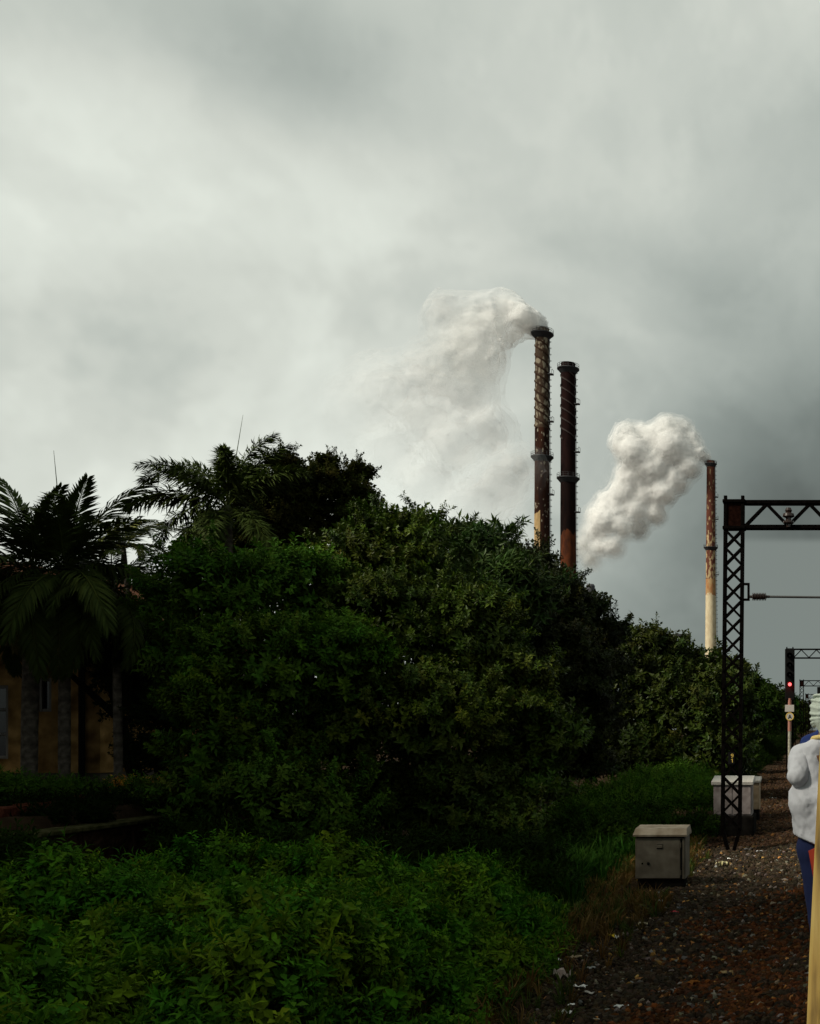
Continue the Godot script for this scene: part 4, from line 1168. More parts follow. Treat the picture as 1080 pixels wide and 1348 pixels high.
# ---------------------------------------------------------------- trackside cabinets
func cabinets() -> void:
	var d := 17.8
	var t := thing("location_box", Vector3(-2.68, 0.0, -d - 0.3), "pale grey beige steel cabinet alone on the near bank, doors shut", "cabinet", "trackside cabinets")
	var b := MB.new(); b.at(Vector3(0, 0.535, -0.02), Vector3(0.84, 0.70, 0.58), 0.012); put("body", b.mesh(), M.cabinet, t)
	b = MB.new(); b.at(Vector3(-0.025, 0.53, 0.282), Vector3(0.72, 0.655, 0.018), 0.006)
	var door := put("door", b.mesh(), M.cabinet, t)
	b = MB.new(); b.at(Vector3(-0.01, 0.78, 0.297), Vector3(0.10, 0.018, 0.014), 0.004); b.at(Vector3(-0.01, 0.735, 0.299), Vector3(0.10, 0.05, 0.016), 0.006); put("vent_hood", b.mesh(), M.cabinet, door)
	b = MB.new(); b.at(Vector3(-0.01, 0.705, 0.295), Vector3(0.095, 0.012, 0.012)); put("vent_slot", b.mesh(), M.black, door)
	b = MB.new(); b.lathe([Vector2(0, 0), Vector2(0.026, 0), Vector2(0.02, 0.018), Vector2(0, 0.02)], 12); put("lock", b.mesh(), M.black, door, Transform3D(Basis(Vector3.RIGHT, PI / 2), Vector3(-0.20, 0.45, 0.290)))
	put("screw", b.mesh(), M.steel, door, Transform3D(Basis(Vector3.RIGHT, PI / 2).scaled(Vector3.ONE * 0.6), Vector3(-0.30, 0.45, 0.290)))
	b = MB.new(); b.at(Vector3(0.355, 0.53, 0.276), Vector3(0.03, 0.68, 0.012)); put("door_gap", b.mesh(), M.black, t)
	b = MB.new(); b.at(Vector3(0.39, 0.53, 0.282), Vector3(0.035, 0.68, 0.02), 0.005); put("frame_strip", b.mesh(), M.cabinet, t)
	for y in [0.30, 0.76]:
		b = MB.new(); b.tube([Vector3(0.345, y - 0.04, 0.296), Vector3(0.345, y + 0.04, 0.296)], [0.009, 0.009], 8); put("hinge", b.mesh(), M.cabinet, t)
	# lid with a sloping front, overhanging
	b = MB.new()
	var q := [Vector3(-0.45, 0.905, 0.33), Vector3(0.45, 0.905, 0.33), Vector3(0.45, 0.935, 0.335), Vector3(-0.45, 0.935, 0.335)]
	var r := [Vector3(-0.43, 1.03, 0.20), Vector3(0.43, 1.03, 0.20), Vector3(0.43, 1.05, -0.30), Vector3(-0.43, 1.05, -0.30)]
	b.quad(q[0], q[1], q[2], q[3]); b.quad(q[3], q[2], r[1], r[0]); b.quad(r[0], r[1], r[2], r[3])
	b.quad(Vector3(-0.45, 0.905, -0.34), Vector3(0.45, 0.905, -0.34), q[1], q[0])
	b.quad(q[1], Vector3(0.45, 0.905, -0.34), Vector3(0.45, 0.935, -0.34), q[2]); b.quad(q[2], Vector3(0.45, 0.935, -0.34), r[2], r[1])
	b.quad(Vector3(-0.45, 0.905, -0.34), q[0], q[3], Vector3(-0.45, 0.935, -0.34)); b.quad(Vector3(-0.45, 0.935, -0.34), q[3], r[0], r[3])
	b.quad(Vector3(0.45, 0.905, -0.34), Vector3(-0.45, 0.905, -0.34), Vector3(-0.45, 0.935, -0.34), Vector3(0.45, 0.935, -0.34)); b.quad(Vector3(0.45, 0.935, -0.34), Vector3(-0.45, 0.935, -0.34), r[3], r[2])
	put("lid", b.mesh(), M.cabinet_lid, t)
	b = MB.new(); b.at(Vector3(0, 0.893, 0.0), Vector3(0.80, 0.022, 0.56)); put("lid_gap", b.mesh(), M.black, t)
	b = MB.new(); b.at(Vector3(0.0, 0.07, -0.02), Vector3(0.78, 0.22, 0.52), 0.01); put("plinth", b.mesh(), M.concrete_dark, t)
	# the pair behind the mast on a dark platform
	d = 26.6
	var p := thing("cabinet_platform", Vector3(-2.2, 0, -d - 0.5), "dark concrete platform under the pale cabinets behind the mast", "platform")
	b = MB.new(); b.at(Vector3(-0.02, 0.27, 0), Vector3(1.12, 0.52, 1.2), 0.02); put("slab", b.mesh(), M.concrete_dark, p)
	t = thing("location_box", Vector3(-2.2, 0.53, -d - 0.45), "pinkish grey cabinet with a white lid behind the lattice mast", "cabinet", "trackside cabinets")
	b = MB.new(); b.at(Vector3(0, 0.39, 0), Vector3(0.96, 0.78, 0.7), 0.012); put("body", b.mesh(), M.cabinet_grey, t)
	for k in 2:
		b = MB.new(); b.at(Vector3(-0.235 + 0.47 * k, 0.385, 0.358), Vector3(0.445, 0.70, 0.018), 0.006); put("door", b.mesh(), M.cabinet_grey, t)
	b = MB.new(); b.at(Vector3(0.17, 0.385, 0.37), Vector3(0.03, 0.6, 0.02), 0.004); put("door_bar", b.mesh(), M.cabinet_tan, t)
	b = MB.new(); b.at(Vector3(0, 0.80, 0.0), Vector3(1.0, 0.03, 0.74)); put("lid_gap", b.mesh(), M.black, t)
	b = MB.new(); b.box(Transform3D(Basis(Vector3.RIGHT, 0.14), Vector3(0, 0.87, 0.02)), Vector3(1.06, 0.11, 0.80), 0.02); put("lid", b.mesh(), M.white_plate, t)
	d = 31.0
	t = thing("location_box", Vector3((992.0 - 1080) / FOCAL * d, 0.0, -d - 0.4), "tan cabinet half hidden behind the pinkish grey cabinet", "cabinet", "trackside cabinets")
	b = MB.new(); b.at(Vector3(0, 0.76, 0), Vector3(0.34, 0.82, 0.6), 0.01); put("body", b.mesh(), M.cabinet_tan, t)
	b = MB.new(); b.at(Vector3(0.02, 0.70, 0.31), Vector3(0.26, 0.66, 0.018), 0.006); put("door", b.mesh(), M.cabinet_tan, t)
	b = MB.new(); b.box(Transform3D(Basis(Vector3.RIGHT, 0.12), Vector3(0, 1.215, 0.02)), Vector3(0.42, 0.09, 0.7), 0.02); put("lid", b.mesh(), M.white_plate, t)
	b = MB.new(); b.at(Vector3(0, 0.15, 0), Vector3(0.3, 0.38, 0.5), 0.01); put("plinth", b.mesh(), M.concrete_dark, t)


# ---------------------------------------------------------------- stones and litter
func rock(sd: int) -> Mesh:
	var r := RandomNumberGenerator.new()
	r.seed = sd
	var g := (1 + sqrt(5.0)) / 2
	var v := [Vector3(-1, g, 0), Vector3(1, g, 0), Vector3(-1, -g, 0), Vector3(1, -g, 0), Vector3(0, -1, g), Vector3(0, 1, g), Vector3(0, -1, -g), Vector3(0, 1, -g), Vector3(g, 0, -1), Vector3(g, 0, 1), Vector3(-g, 0, -1), Vector3(-g, 0, 1)]
	for i in 12: v[i] = v[i].normalized() * r.randf_range(0.7, 1.25) * Vector3(1.1, 0.75, 0.95)
	var st := MB.new()
	for f in [[0, 11, 5], [0, 5, 1], [0, 1, 7], [0, 7, 10], [0, 10, 11], [1, 5, 9], [5, 11, 4], [11, 10, 2], [10, 7, 6], [7, 1, 8], [3, 9, 4], [3, 4, 2], [3, 2, 6], [3, 6, 8], [3, 8, 9], [4, 9, 5], [2, 4, 11], [6, 2, 10], [8, 6, 7], [9, 8, 1]]:
		var k := r.randf_range(0.85, 1.15)
		st.col = Color(k, k, k)
		st.tri(v[f[0]], v[f[1]], v[f[2]])
	return st.mesh()

func ballast_and_litter() -> void:
	var rocks := [rock(1), rock(2), rock(3)]
	var xf := [[], [], []]
	var cs := [[], [], []]
	for i in 64000:
		var k := rng.randf()
		var d := 8.3 / pow(1.0 - k * (1.0 - pow(8.3 / 90.0, 0.75)), 1.0 / 0.75)
		var x := rng.randf_range(-3.6 - 0.01 * d, 0.5)
		var n := field.get_noise_2d(x * 2.2, d * 2.2)
		var keep := 1.0 - smoothstep(-2.15, -3.3, x + n * 0.5)
		if rng.randf() > keep + 0.04: continue
		var j := rng.randi() % 3
		var s := rng.randf_range(0.020, 0.050) * (1.0 + maxf(d - 12.0, 0.0) * 0.018) * (1.0 if x > -2.2 else 0.7)
		var y := ground_height(x, d) + s * 0.35 + rng.randf() * 0.02
		xf[j].append(Transform3D(Basis.from_euler(rv(PI)).scaled_local(Vector3.ONE * s), Vector3(x, y, -d)))
		var rust := smoothstep(-1.9, -1.1, x + n * 0.9) * (1.0 - smoothstep(14.5, 19.0, d + n * 3.0)) * smoothstep(-0.15, 0.25, fine.get_noise_2d(x * 1.5, d * 1.5) + 0.22)
		var c := Color(0.042, 0.031, 0.020)
		var q := rng.randf()
		if q < rust * 0.85: c = Color(0.115, 0.040, 0.012).lerp(Color(0.05, 0.026, 0.014), rng.randf())
		elif q > 0.98: c = Color(0.30, 0.16, 0.05)
		elif q > 0.93: c = Color(0.17, 0.15, 0.12)
		if d > 24.0: c = c.lerp(Color(0.034, 0.018, 0.009), 0.8)
		cs[j].append(green(c, 0.55))
	for j in 3: tag(many("ballast", rocks[j], M.stones, xf[j], cs[j]), ["dark crushed stone ballast beside the rails", "rounded brown stones mixed into the ballast", "flat rust stained stones mixed into the ballast"][j], "ballast", "", "stuff")
	# litter: [px, py, length in px, colour, kind, label]
	var white := Color(0.85, 0.84, 0.80)
	var list := [
		[805, 1235, 19, Color(0.75, 0.55, 0.05), "wrapper", "yellow wrapper with a white end beside the dry brown grass"],
		[846, 1219, 11, Color(0.55, 0.48, 0.32), "paper", "cream paper scrap between the yellow wrapper and the red scrap"],
		[888, 1203, 10, Color(0.55, 0.07, 0.08), "wrapper", "small red scrap on the stones in front of the lone cabinet"],
		[866, 1188, 12, white, "paper", "flat white scrap just in front of the lone cabinet"],
		[898, 1198, 12, Color(0.28, 0.30, 0.32), "wrapper", "grey plastic scrap right beside the red scrap"],
		[734, 1266, 12, white, "paper", "white scrap at the left edge of the stones, farthest back of the left litter"],
		[757, 1262, 15, Color(0.42, 0.34, 0.22), "paper", "beige paper strip right of the white scrap by the creepers"],
		[740, 1288, 22, Color(0.42, 0.34, 0.30), "bag", "crumpled pinkish plastic bag at the foot of the creepers"],
		[764, 1302, 16, white, "paper", "torn white paper in the middle of the left litter"],
		[775, 1308, 14, Color(0.5, 0.46, 0.42), "paper", "greyish paper shred touching the torn white paper"],
		[746, 1337, 13, Color(0.78, 0.77, 0.74), "cup", "bright white crushed cup at the bottom edge of the left litter"],
		[752, 1327, 9, white, "paper", "small white flake just behind the crushed cup"],
		[818, 1328, 17, Color(0.74, 0.73, 0.70), "paper", "long white paper strip alone on the stones right of the crushed cup"],
		[784, 1345, 10, Color(0.4, 0.38, 0.30), "paper", "pale scrap at the very bottom of the stones"],
		[778, 1278, 10, Color(0.45, 0.46, 0.44), "wrapper", "curled grey wrapper behind the torn white paper"],
		[912, 1297, 16, Color(0.34, 0.13, 0.035), "leaf", "large orange dry leaf on the rust stained stones"],
		[957, 1283, 14, Color(0.42, 0.30, 0.15), "leaf", "tan dry leaf right of the orange one"],
		[917, 1112, 8, white, "paper", "white scrap in the weeds right of the lone cabinet"],
		[950, 1143, 12, Color(0.58, 0.52, 0.30), "bag", "cream yellow plastic bag on the stones left below the mast foot"],
		[962, 1131, 8, white, "paper", "white scrap directly below the mast foot"],
		[985, 1119, 12, Color(0.40, 0.33, 0.30), "paper", "pinkish paper strip right of the mast foot"],
		[1000, 1122, 8, Color(0.5, 0.5, 0.5), "paper", "grey scrap farthest right of the mast foot"],
		[1018, 1051, 9, white, "paper", "white scrap far back on the brown path beyond the cabinets"]]
	for s in list:
		var d: float = FOCAL * (EYE - 0.07) / (s[1] - 960.0)
		var x: float = (s[0] - 1080.0) / FOCAL * d
		d = FOCAL * (EYE - ground_height(x, d) - 0.035) / (s[1] - 960.0)
		x = (s[0] - 1080.0) / FOCAL * d
		var l: float = s[2] / FOCAL * d * 1.1
		var st := MB.new()
		st.col = s[3]
		var crumple: float = {"paper": 0.16, "wrapper": 0.22, "bag": 0.45, "cup": 0.4, "leaf": 0.2}[s[4]]
		var w: float = l * {"paper": 0.5, "wrapper": 0.42, "bag": 0.9, "cup": 0.6, "leaf": 0.55}[s[4]]
		var g := []
		for i in 6:
			for j in 4:
				var e := 1.0 if s[4] != "leaf" else 0.25 + sin(PI * clampf(i / 5.0, 0.04, 0.96))
				g.append(Vector3((i / 5.0 - 0.5) * l, rng.randf() * crumple * l * 1.3, (j / 3.0 - 0.5) * w * e * 0.9) + Vector3(rng.randf_range(-0.08, 0.08) * l, 0, rng.randf_range(-0.1, 0.1) * w))
		var th := Vector3.DOWN * 0.004
		for i in 5:
			if s[0] == 805 and i >= 4: st.col = white
			for j in 3:
				var k := i * 4 + j
				st.quad(g[k], g[k + 1], g[k + 5], g[k + 4])
				st.quad(g[k] + th, g[k + 4] + th, g[k + 5] + th, g[k + 1] + th)
		var o := put({"paper": "paper_scrap", "wrapper": "wrapper", "bag": "plastic_bag", "cup": "crushed_cup", "leaf": "dry_leaf"}[s[4]], st.mesh(), M.stones, null, Transform3D(Basis(Vector3.UP, rng.randf_range(-0.5, 0.5)), Vector3(x, ground_height(x, d) + 0.05, -d)))
		tag(o, s[5], "litter" if s[4] != "leaf" else "leaf", "litter on the stones")


# ---------------------------------------------------------------- the coach one looks out of
func coach() -> void:
	mat("coach_paint", lin(0.42, 0.38, 0.34), 0.5, 0.0, noise_tex(0.01, Color(0.7, 0.68, 0.64), Color(1, 1, 1), 61, 256, 6), 0.6)
	mat("coach_dark", lin(0.05, 0.045, 0.04), 0.8)
	mat("rail_paint", lin(0.36, 0.28, 0.10), 0.5, 0.0, noise_tex(0.012, Color(0.26, 0.2, 0.16), Color(1, 1, 1), 62, 256, 6, Color(0.86, 0.8, 0.7)), 2.6)
	mat("coach_glass", lin(0.02, 0.025, 0.03), 0.1)
	M.rail_paint.uv1_scale = Vector3(9.0, 1.1, 9.0)
	var t := thing("train_coach", Vector3(0.06, 0, 0), "train coach along the right edge, only its worn yellow door rail in view", "train coach")
	var z1 := 7.0
	var z0 := -17.0
	var doors := [[-7.3, -5.2], [-1.2, 0.9], [-15.5, -13.4]]
	var part := func(nm: String, x0: float, x1: float, y0: float, y1: float, za: float, zb: float, m: Material) -> void:
		var b := MB.new()
		b.at(Vector3((x0 + x1) * 0.5, (y0 + y1) * 0.5, (za + zb) * 0.5), Vector3(x1 - x0, y1 - y0, absf(zb - za)))
		put(nm, b.mesh(), m, t)
	part.call("floor", 0.0, 3.1, 1.05, 1.2, z0, z1, M.coach_dark)
	part.call("roof", 0.0, 3.1, 3.62, 3.74, z0, z1, M.coach_paint)
	part.call("far_wall", 3.05, 3.1, 1.2, 3.62, z0, z1, M.coach_paint)
	part.call("end_wall", 0.05, 3.05, 1.2, 3.62, z0, z0 + 0.06, M.coach_paint)
	part.call("end_wall", 0.05, 3.05, 1.2, 3.62, z1 - 0.06, z1, M.coach_paint)
	part.call("underframe", 0.25, 2.85, 0.45, 1.05, z0 + 1, z1 - 1, M.coach_dark)
	part.call("side_wall", 0.003, 0.05, 3.1, 3.62, z0, z1, M.coach_paint)
	var spans := [[z0, -15.5], [-13.4, -7.3], [-5.2, -1.2], [0.9, z1]]
	for s in spans:
		part.call("side_wall", 0.003, 0.05, 1.2, 2.05, s[0], s[1], M.coach_paint)
		part.call("side_wall", 0.003, 0.05, 2.05, 3.1, s[0], s[0] + 0.3, M.coach_paint)
		part.call("side_wall", 0.003, 0.05, 2.05, 3.1, s[1] - 0.3, s[1], M.coach_paint)
		part.call("window", 0.02, 0.03, 2.05, 3.1, s[0] + 0.3, s[1] - 0.3, M.coach_glass)
	for s in doors:
		part.call("door_sill", -0.10, -0.001, 1.12, 1.199, s[0], s[1], M.coach_dark)
	# the worn rail on the near edge of the doorway, drawn in towards the body at its top
	var b := MB.new()
	var zc := -1.62
	var pts := [Vector3(-0.030, 1.25, zc), Vector3(-0.0225, 2.2, zc), Vector3(-0.0165, 2.36, zc), Vector3(-0.008, 2.526, zc), Vector3(-0.001, 2.665, zc), Vector3(0.006, 2.74, zc), Vector3(0.03, 2.80, zc), Vector3(0.085, 2.83, zc)]
	# cross-section: a rounded flat bar, its left edge bevelled
	var sec := [Vector2(-0.026, -0.012), Vector2(-0.026, 0.004), Vector2(-0.021, 0.012), Vector2(-0.0095, 0.0165), Vector2(-0.008, 0.0205), Vector2(0.03, 0.0225), Vector2(0.042, 0.012), Vector2(0.042, -0.012)]
	for i in pts.size() - 1:
		for k in sec.size():
			var a: Vector2 = sec[k]; var c: Vector2 = sec[(k + 1) % sec.size()]
			var off := 0.026 - 0.06
			b.quad(pts[i] + Vector3(a.x + off, 0, a.y), pts[i + 1] + Vector3(a.x + off, 0, a.y), pts[i + 1] + Vector3(c.x + off, 0, c.y), pts[i] + Vector3(c.x + off, 0, c.y))
	var rail := put("door_rail", b.mesh(), M.rail_paint, t)
	rail.set_meta("label", "worn yellow painted rail of the doorway")
	part.call("rail_bracket", -0.07, 0.0, 1.22, 1.28, zc - 0.02, zc + 0.02, M.coach_dark)


# ---------------------------------------------------------------- people
func sdf_mesh(bones: Array, cell: float, k: float, cuts: Array = [], wrinkle := 0.0, billow: FastNoiseLite = null, swell := 0.0) -> Mesh:
	# bones: [from, to, radius, radius]; cuts: planes [normal, offset], what lies beyond is cut off
	var lo := Vector3.ONE * 1e9
	var hi := Vector3.ONE * -1e9
	for b in bones:
		for e in 2:
			var r: Vector3 = Vector3.ONE * (b[2 + e] + k + cell * 3 + swell)
			lo = lo.min(b[e] - r); hi = hi.max(b[e] + r)
	var n := Vector3i(((hi - lo) / cell).ceil()) + Vector3i.ONE
	var f := PackedFloat32Array()
	f.resize(n.x * n.y * n.z)
	f.fill(1.0 + swell * 4.0)
	for b in bones:
		var A: Vector3 = b[0]; var B: Vector3 = b[1]
		var ra: float = b[2]; var rb: float = b[3]
		var g := maxf(ra, rb) + k + cell * 2.5 + swell
		var i0 := Vector3i(((A.min(B) - Vector3.ONE * g - lo) / cell).floor()).clamp(Vector3i.ZERO, n - Vector3i.ONE)
		var i1 := Vector3i(((A.max(B) + Vector3.ONE * g - lo) / cell).ceil()).clamp(Vector3i.ZERO, n - Vector3i.ONE)
		var ab := B - A
		var l2 := maxf(ab.length_squared(), 1e-9)
		for z in range(i0.z, i1.z + 1):
			for y in range(i0.y, i1.y + 1):
				var at := (z * n.y + y) * n.x
				for x in range(i0.x, i1.x + 1):
					var p := lo + Vector3(x, y, z) * cell
					var t := clampf((p - A).dot(ab) / l2, 0.0, 1.0)
					var d := p.distance_to(A + ab * t) - lerpf(ra, rb, t)
					var e := f[at + x]
					var h := maxf(k - absf(d - e), 0.0) / k
					f[at + x] = minf(d, e) - h * h * k * 0.25
	if cuts or wrinkle > 0.0 or billow:
		for z in n.z:
			for y in n.y:
				for x in n.x:
					var at := (z * n.y + y) * n.x + x
					if f[at] > 0.2 + swell * 2.0: continue
					var p := lo + Vector3(x, y, z) * cell
					var d := f[at]
					if wrinkle > 0.0: d += fine.get_noise_3d(p.x * 9.0 + p.y * 4.0, p.y * 5.0, p.z * 9.0) * wrinkle + fine.get_noise_3d(p.x * 24.0 - p.y * 11.0, p.y * 9.0 + p.x * 8.0, p.z * 24.0) * wrinkle * 0.28
					if billow: d += swell * (absf(billow.get_noise_3dv(p)) * 2.2 - 0.75)
					for c in cuts: d = maxf(d, p.dot(c[0]) - c[1])
					f[at] = d
	var ids := PackedInt32Array()
	ids.resize(f.size())
	ids.fill(-1)
	var vs := PackedVector3Array()
	var ns := PackedVector3Array()
	var sx := 1
	var sy := n.x
	var sz := n.x * n.y
	for z in n.z - 1:
		for y in n.y - 1:
			for x in n.x - 1:
				var at := z * sz + y * sy + x
				var c := [f[at], f[at + sx], f[at + sy], f[at + sx + sy], f[at + sz], f[at + sx + sz], f[at + sy + sz], f[at + sx + sy + sz]]
				var neg := 0
				for q in c:
					if q < 0.0: neg += 1
				if neg == 0 or neg == 8: continue
				var sum := Vector3.ZERO
				var m := 0
				for e in [[0, 1], [2, 3], [4, 5], [6, 7], [0, 2], [1, 3], [4, 6], [5, 7], [0, 4], [1, 5], [2, 6], [3, 7]]:
					var a: float = c[e[0]]; var b: float = c[e[1]]
					if (a < 0.0) != (b < 0.0):
						var t := a / (a - b)
						var p0 := Vector3(e[0] & 1, (e[0] >> 1) & 1, e[0] >> 2); var p1 := Vector3(e[1] & 1, (e[1] >> 1) & 1, e[1] >> 2)
						sum += p0.lerp(p1, t); m += 1
				ids[at] = vs.size()
				vs.append(lo + (Vector3(x, y, z) + sum / m) * cell)
				ns.append(Vector3(c[1] + c[3] + c[5] + c[7] - c[0] - c[2] - c[4] - c[6], c[2] + c[3] + c[6] + c[7] - c[0] - c[1] - c[4] - c[5], c[4] + c[5] + c[6] + c[7] - c[0] - c[1] - c[2] - c[3]).normalized())
	var ix := PackedInt32Array()
	for z in range(1, n.z - 1):
		for y in range(1, n.y - 1):
			for x in range(1, n.x - 1):
				var at := z * sz + y * sy + x
				var s0 := f[at] < 0.0
				for ax in 3:
					var step: int = [sx, sy, sz][ax]
					if s0 == (f[at + step] < 0.0): continue
					var u: int = [sy, sz, sx][ax]; var v: int = [sz, sx, sy][ax]
					var a := ids[at - u - v]; var b := ids[at - v]; var c := ids[at]; var d := ids[at - u]
					if a < 0 or b < 0 or c < 0 or d < 0: continue
					if s0: ix.append_array([a, c, b, a, d, c])
					else: ix.append_array([a, b, c, a, c, d])
	var arr := []
	arr.resize(Mesh.ARRAY_MAX)
	arr[Mesh.ARRAY_VERTEX] = vs; arr[Mesh.ARRAY_NORMAL] = ns; arr[Mesh.ARRAY_INDEX] = ix
	var me := ArrayMesh.new()
	me.add_surface_from_arrays(Mesh.PRIMITIVE_TRIANGLES, arr)
	return me

func hand(wrist: Vector3, dir: Vector3, palm_n: Vector3, cell := 0.005) -> Mesh:
	# a hand closed round a rail: palm, four fingers of three bones, a thumb from the side
	var side := dir.cross(palm_n).normalized()
	var b := []
	var knuckle := wrist + dir * 0.085
	for k in 4:
		var o := side * (k - 1.5) * 0.020
		b.append([wrist + o * 0.6, knuckle + o, 0.015, 0.013])
		var l: float = [0.040, 0.046, 0.043, 0.034][k]
		var p0 := knuckle + o
		var p1 := p0 + (dir * 0.75 + palm_n * 0.65).normalized() * l
		var p2 := p1 + (palm_n * 0.95 - dir * 0.25).normalized() * l * 0.7
		var p3 := p2 + (palm_n * 0.2 - dir * 0.95).normalized() * l * 0.55
		b.append([p0, p1, 0.0095, 0.009]); b.append([p1, p2, 0.009, 0.0085]); b.append([p2, p3, 0.0085, 0.007])
	var t0 := wrist + dir * 0.025 - side * 0.03
	var t1 := t0 + (dir * 0.5 - side * 0.6 + palm_n * 0.4).normalized() * 0.042
	b.append([wrist, t0, 0.017, 0.014]); b.append([t0, t1, 0.013, 0.0105]); b.append([t1, t1 + (dir * 0.5 + palm_n * 0.8).normalized() * 0.03, 0.0105, 0.008])
	return sdf_mesh(b, cell, 0.006)

func person(o: Vector3, label: String, shirt: Color, trousers: Color, collar: Color, grow: float) -> Node3D:
	# standing in the doorway, back to us, leaning out; o shifts the whole figure, which faces along the line
	var t := thing("person", Vector3(0.05, 1.2, -6.0) + o, label, "person", "people standing at the train door")
	var org := Vector3(0.05, 1.2, -6.0)
	var V := func(x: float, y: float, z: float) -> Vector3: return (Vector3(x, y, z) - org) * grow
	var skin := mat("skin", lin(0.20, 0.10, 0.055), 0.55)
	var sm := mat("shirt_cloth", Color.WHITE, 0.9); sm.albedo_color = shirt; sm.normal_enabled = true; sm.normal_texture = bump_tex(0.005, 91); sm.normal_scale = 0.5; sm.uv1_triplanar = true; sm.uv1_scale = Vector3(3.2, 1.6, 3.2)
	var tm := mat("trouser_cloth", Color.WHITE, 0.9); tm.albedo_color = trousers
	var neck = V.call(0.025, 2.615, -6.0)
	var sl = V.call(-0.112, 2.545, -6.0); var sr = V.call(0.185, 2.545, -6.02)
	var el = V.call(-0.122, 2.44, -5.90); var er = V.call(0.27, 2.38, -5.90)
	var wl = V.call(0.0, 2.50, -6.13); var wr = V.call(0.26, 2.56, -6.12)
	var hl = V.call(-0.035, 2.03, -6.0); var hr = V.call(0.135, 2.03, -6.0)
	var kl = V.call(0.0, 1.63, -6.03); var kr = V.call(0.165, 1.63, -6.05)
	var al = V.call(0.03, 1.28, -5.99); var ar = V.call(0.185, 1.28, -6.0)
	var head = V.call(0.045, 2.775, -6.03)
	var body := []
	body.append([V.call(-0.045, 2.50, -6.0), V.call(-0.035, 2.30, -5.99), 0.085, 0.085]); body.append([V.call(0.115, 2.50, -6.0), V.call(0.105, 2.30, -5.99), 0.085, 0.085])
	body.append([V.call(-0.035, 2.30, -5.99), hl, 0.085, 0.085]); body.append([V.call(0.105, 2.30, -5.99), hr, 0.085, 0.085])
	body.append([sl, sr, 0.055, 0.055]); body.append([neck - Vector3.UP * 0.05, head - Vector3.UP * 0.06, 0.055, 0.048])
	body.append([sl, el, 0.047, 0.038]); body.append([el, wl, 0.036, 0.024]); body.append([sr, er, 0.047, 0.038]); body.append([er, wr, 0.036, 0.024])
	body.append([hl, kl, 0.078, 0.052]); body.append([hr, kr, 0.078, 0.052]); body.append([kl, al, 0.05, 0.034]); body.append([kr, ar, 0.05, 0.034])
	for a in [al, ar]: body.append([a - Vector3.UP * 0.04, a + Vector3(0.01, -0.05, -0.15), 0.032, 0.026])
	# the head: skull, jaw, nose, ears, brow
	body.append([head + Vector3(0, 0.03, 0.012), head + Vector3(0, 0.012, -0.02), 0.083, 0.08]); body.append([head + Vector3(0, -0.02, -0.04), head + Vector3(0, -0.075, -0.062), 0.058, 0.034])
	body.append([head + Vector3(0, 0.0, -0.098), head + Vector3(0, -0.03, -0.112), 0.009, 0.014])
	for s in [-1, 1]:
		body.append([head + Vector3(s * 0.083, 0.01, 0.0), head + Vector3(s * 0.086, -0.03, 0.004), 0.012, 0.009])
		body.append([head + Vector3(s * 0.012, 0.022, -0.094), head + Vector3(s * 0.045, 0.02, -0.082), 0.009, 0.008])
	body.append([head + Vector3(-0.018, -0.055, -0.096), head + Vector3(0.018, -0.055, -0.096), 0.008, 0.008])
	var bo := put("body", sdf_mesh(body, 0.0125, 0.03), skin, t)
	put("hand", hand(wl, (wl - el).normalized(), Vector3(0.3, -0.2, -0.9).normalized()), skin, bo)
	put("hand", hand(wr, (wr - er).normalized(), Vector3(-0.3, 0.1, -0.9).normalized()), skin, bo)
	for s in [-1, 1]:
		var ey := SphereMesh.new()
		ey.radius = 0.011; ey.height = 0.022; ey.radial_segments = 12; ey.rings = 6
		put("eye", ey, M.white_plate, bo, Transform3D(Basis(), head + Vector3(s * 0.031, 0.003, -0.083)))
	# the loose shirt, blown out at the back, with sleeves
	var sh := []
	sh.append([V.call(-0.045, 2.50, -5.99), V.call(-0.055, 2.30, -5.97), 0.080, 0.120]); sh.append([V.call(0.12, 2.50, -6.0), V.call(0.11, 2.30, -5.98), 0.095, 0.11])
	sh.append([V.call(-0.06, 2.30, -5.97), V.call(-0.03, 2.11, -5.985), 0.118, 0.108]); sh.append([V.call(0.11, 2.30, -5.98), V.call(0.115, 2.06, -5.99), 0.11, 0.105])
	sh.append([V.call(-0.03, 2.11, -5.985), V.call(-0.035, 1.98, -5.985), 0.108, 0.112]); sh.append([V.call(0.03, 2.3, -5.95), V.call(0.04, 2.1, -5.95), 0.12, 0.12])
	sh.append([sl + Vector3(0.008, -0.002, 0), sr, 0.064, 0.064]); sh.append([sl, neck, 0.06, 0.066]); sh.append([sr, neck, 0.06, 0.066])
	for q in [[sl, el, wl], [sr, er, wr]]:
		var sv := [[q[0] + Vector3(0.0, -0.004, 0.004), q[1], 0.066, 0.058], [q[1], q[1].lerp(q[2], 0.5), 0.054, 0.046]]
		put("sleeve", sdf_mesh(sv, 0.008, 0.02, [], 0.010), sm, t)
	var hem: Vector3 = V.call(-0.05, 2.065, -6.0)
	var dirn := Vector3(-0.42, -1.0, 0.05).normalized()
	put("shirt", sdf_mesh(sh, 0.0115, 0.022, [[dirn, hem.dot(dirn)], [Vector3(0.1, 1, -0.25).normalized(), (neck + Vector3(0, 0.038, 0)).dot(Vector3(0.1, 1, -0.25).normalized())]], 0.013), sm, t)
	var co := MB.new()
	var ring := []
	var rr := []
	for k in 15:
		var a := TAU * k / 14.0
		ring.append(neck + Vector3(cos(a) * 0.066, 0.03 + sin(a) * 0.012, sin(a) * 0.062)); rr.append(0.015)
	co.tube(ring, rr, 7, false)
	put("collar", co.mesh(), mat("collar_cloth", collar, 0.85), t)
	var tr := []
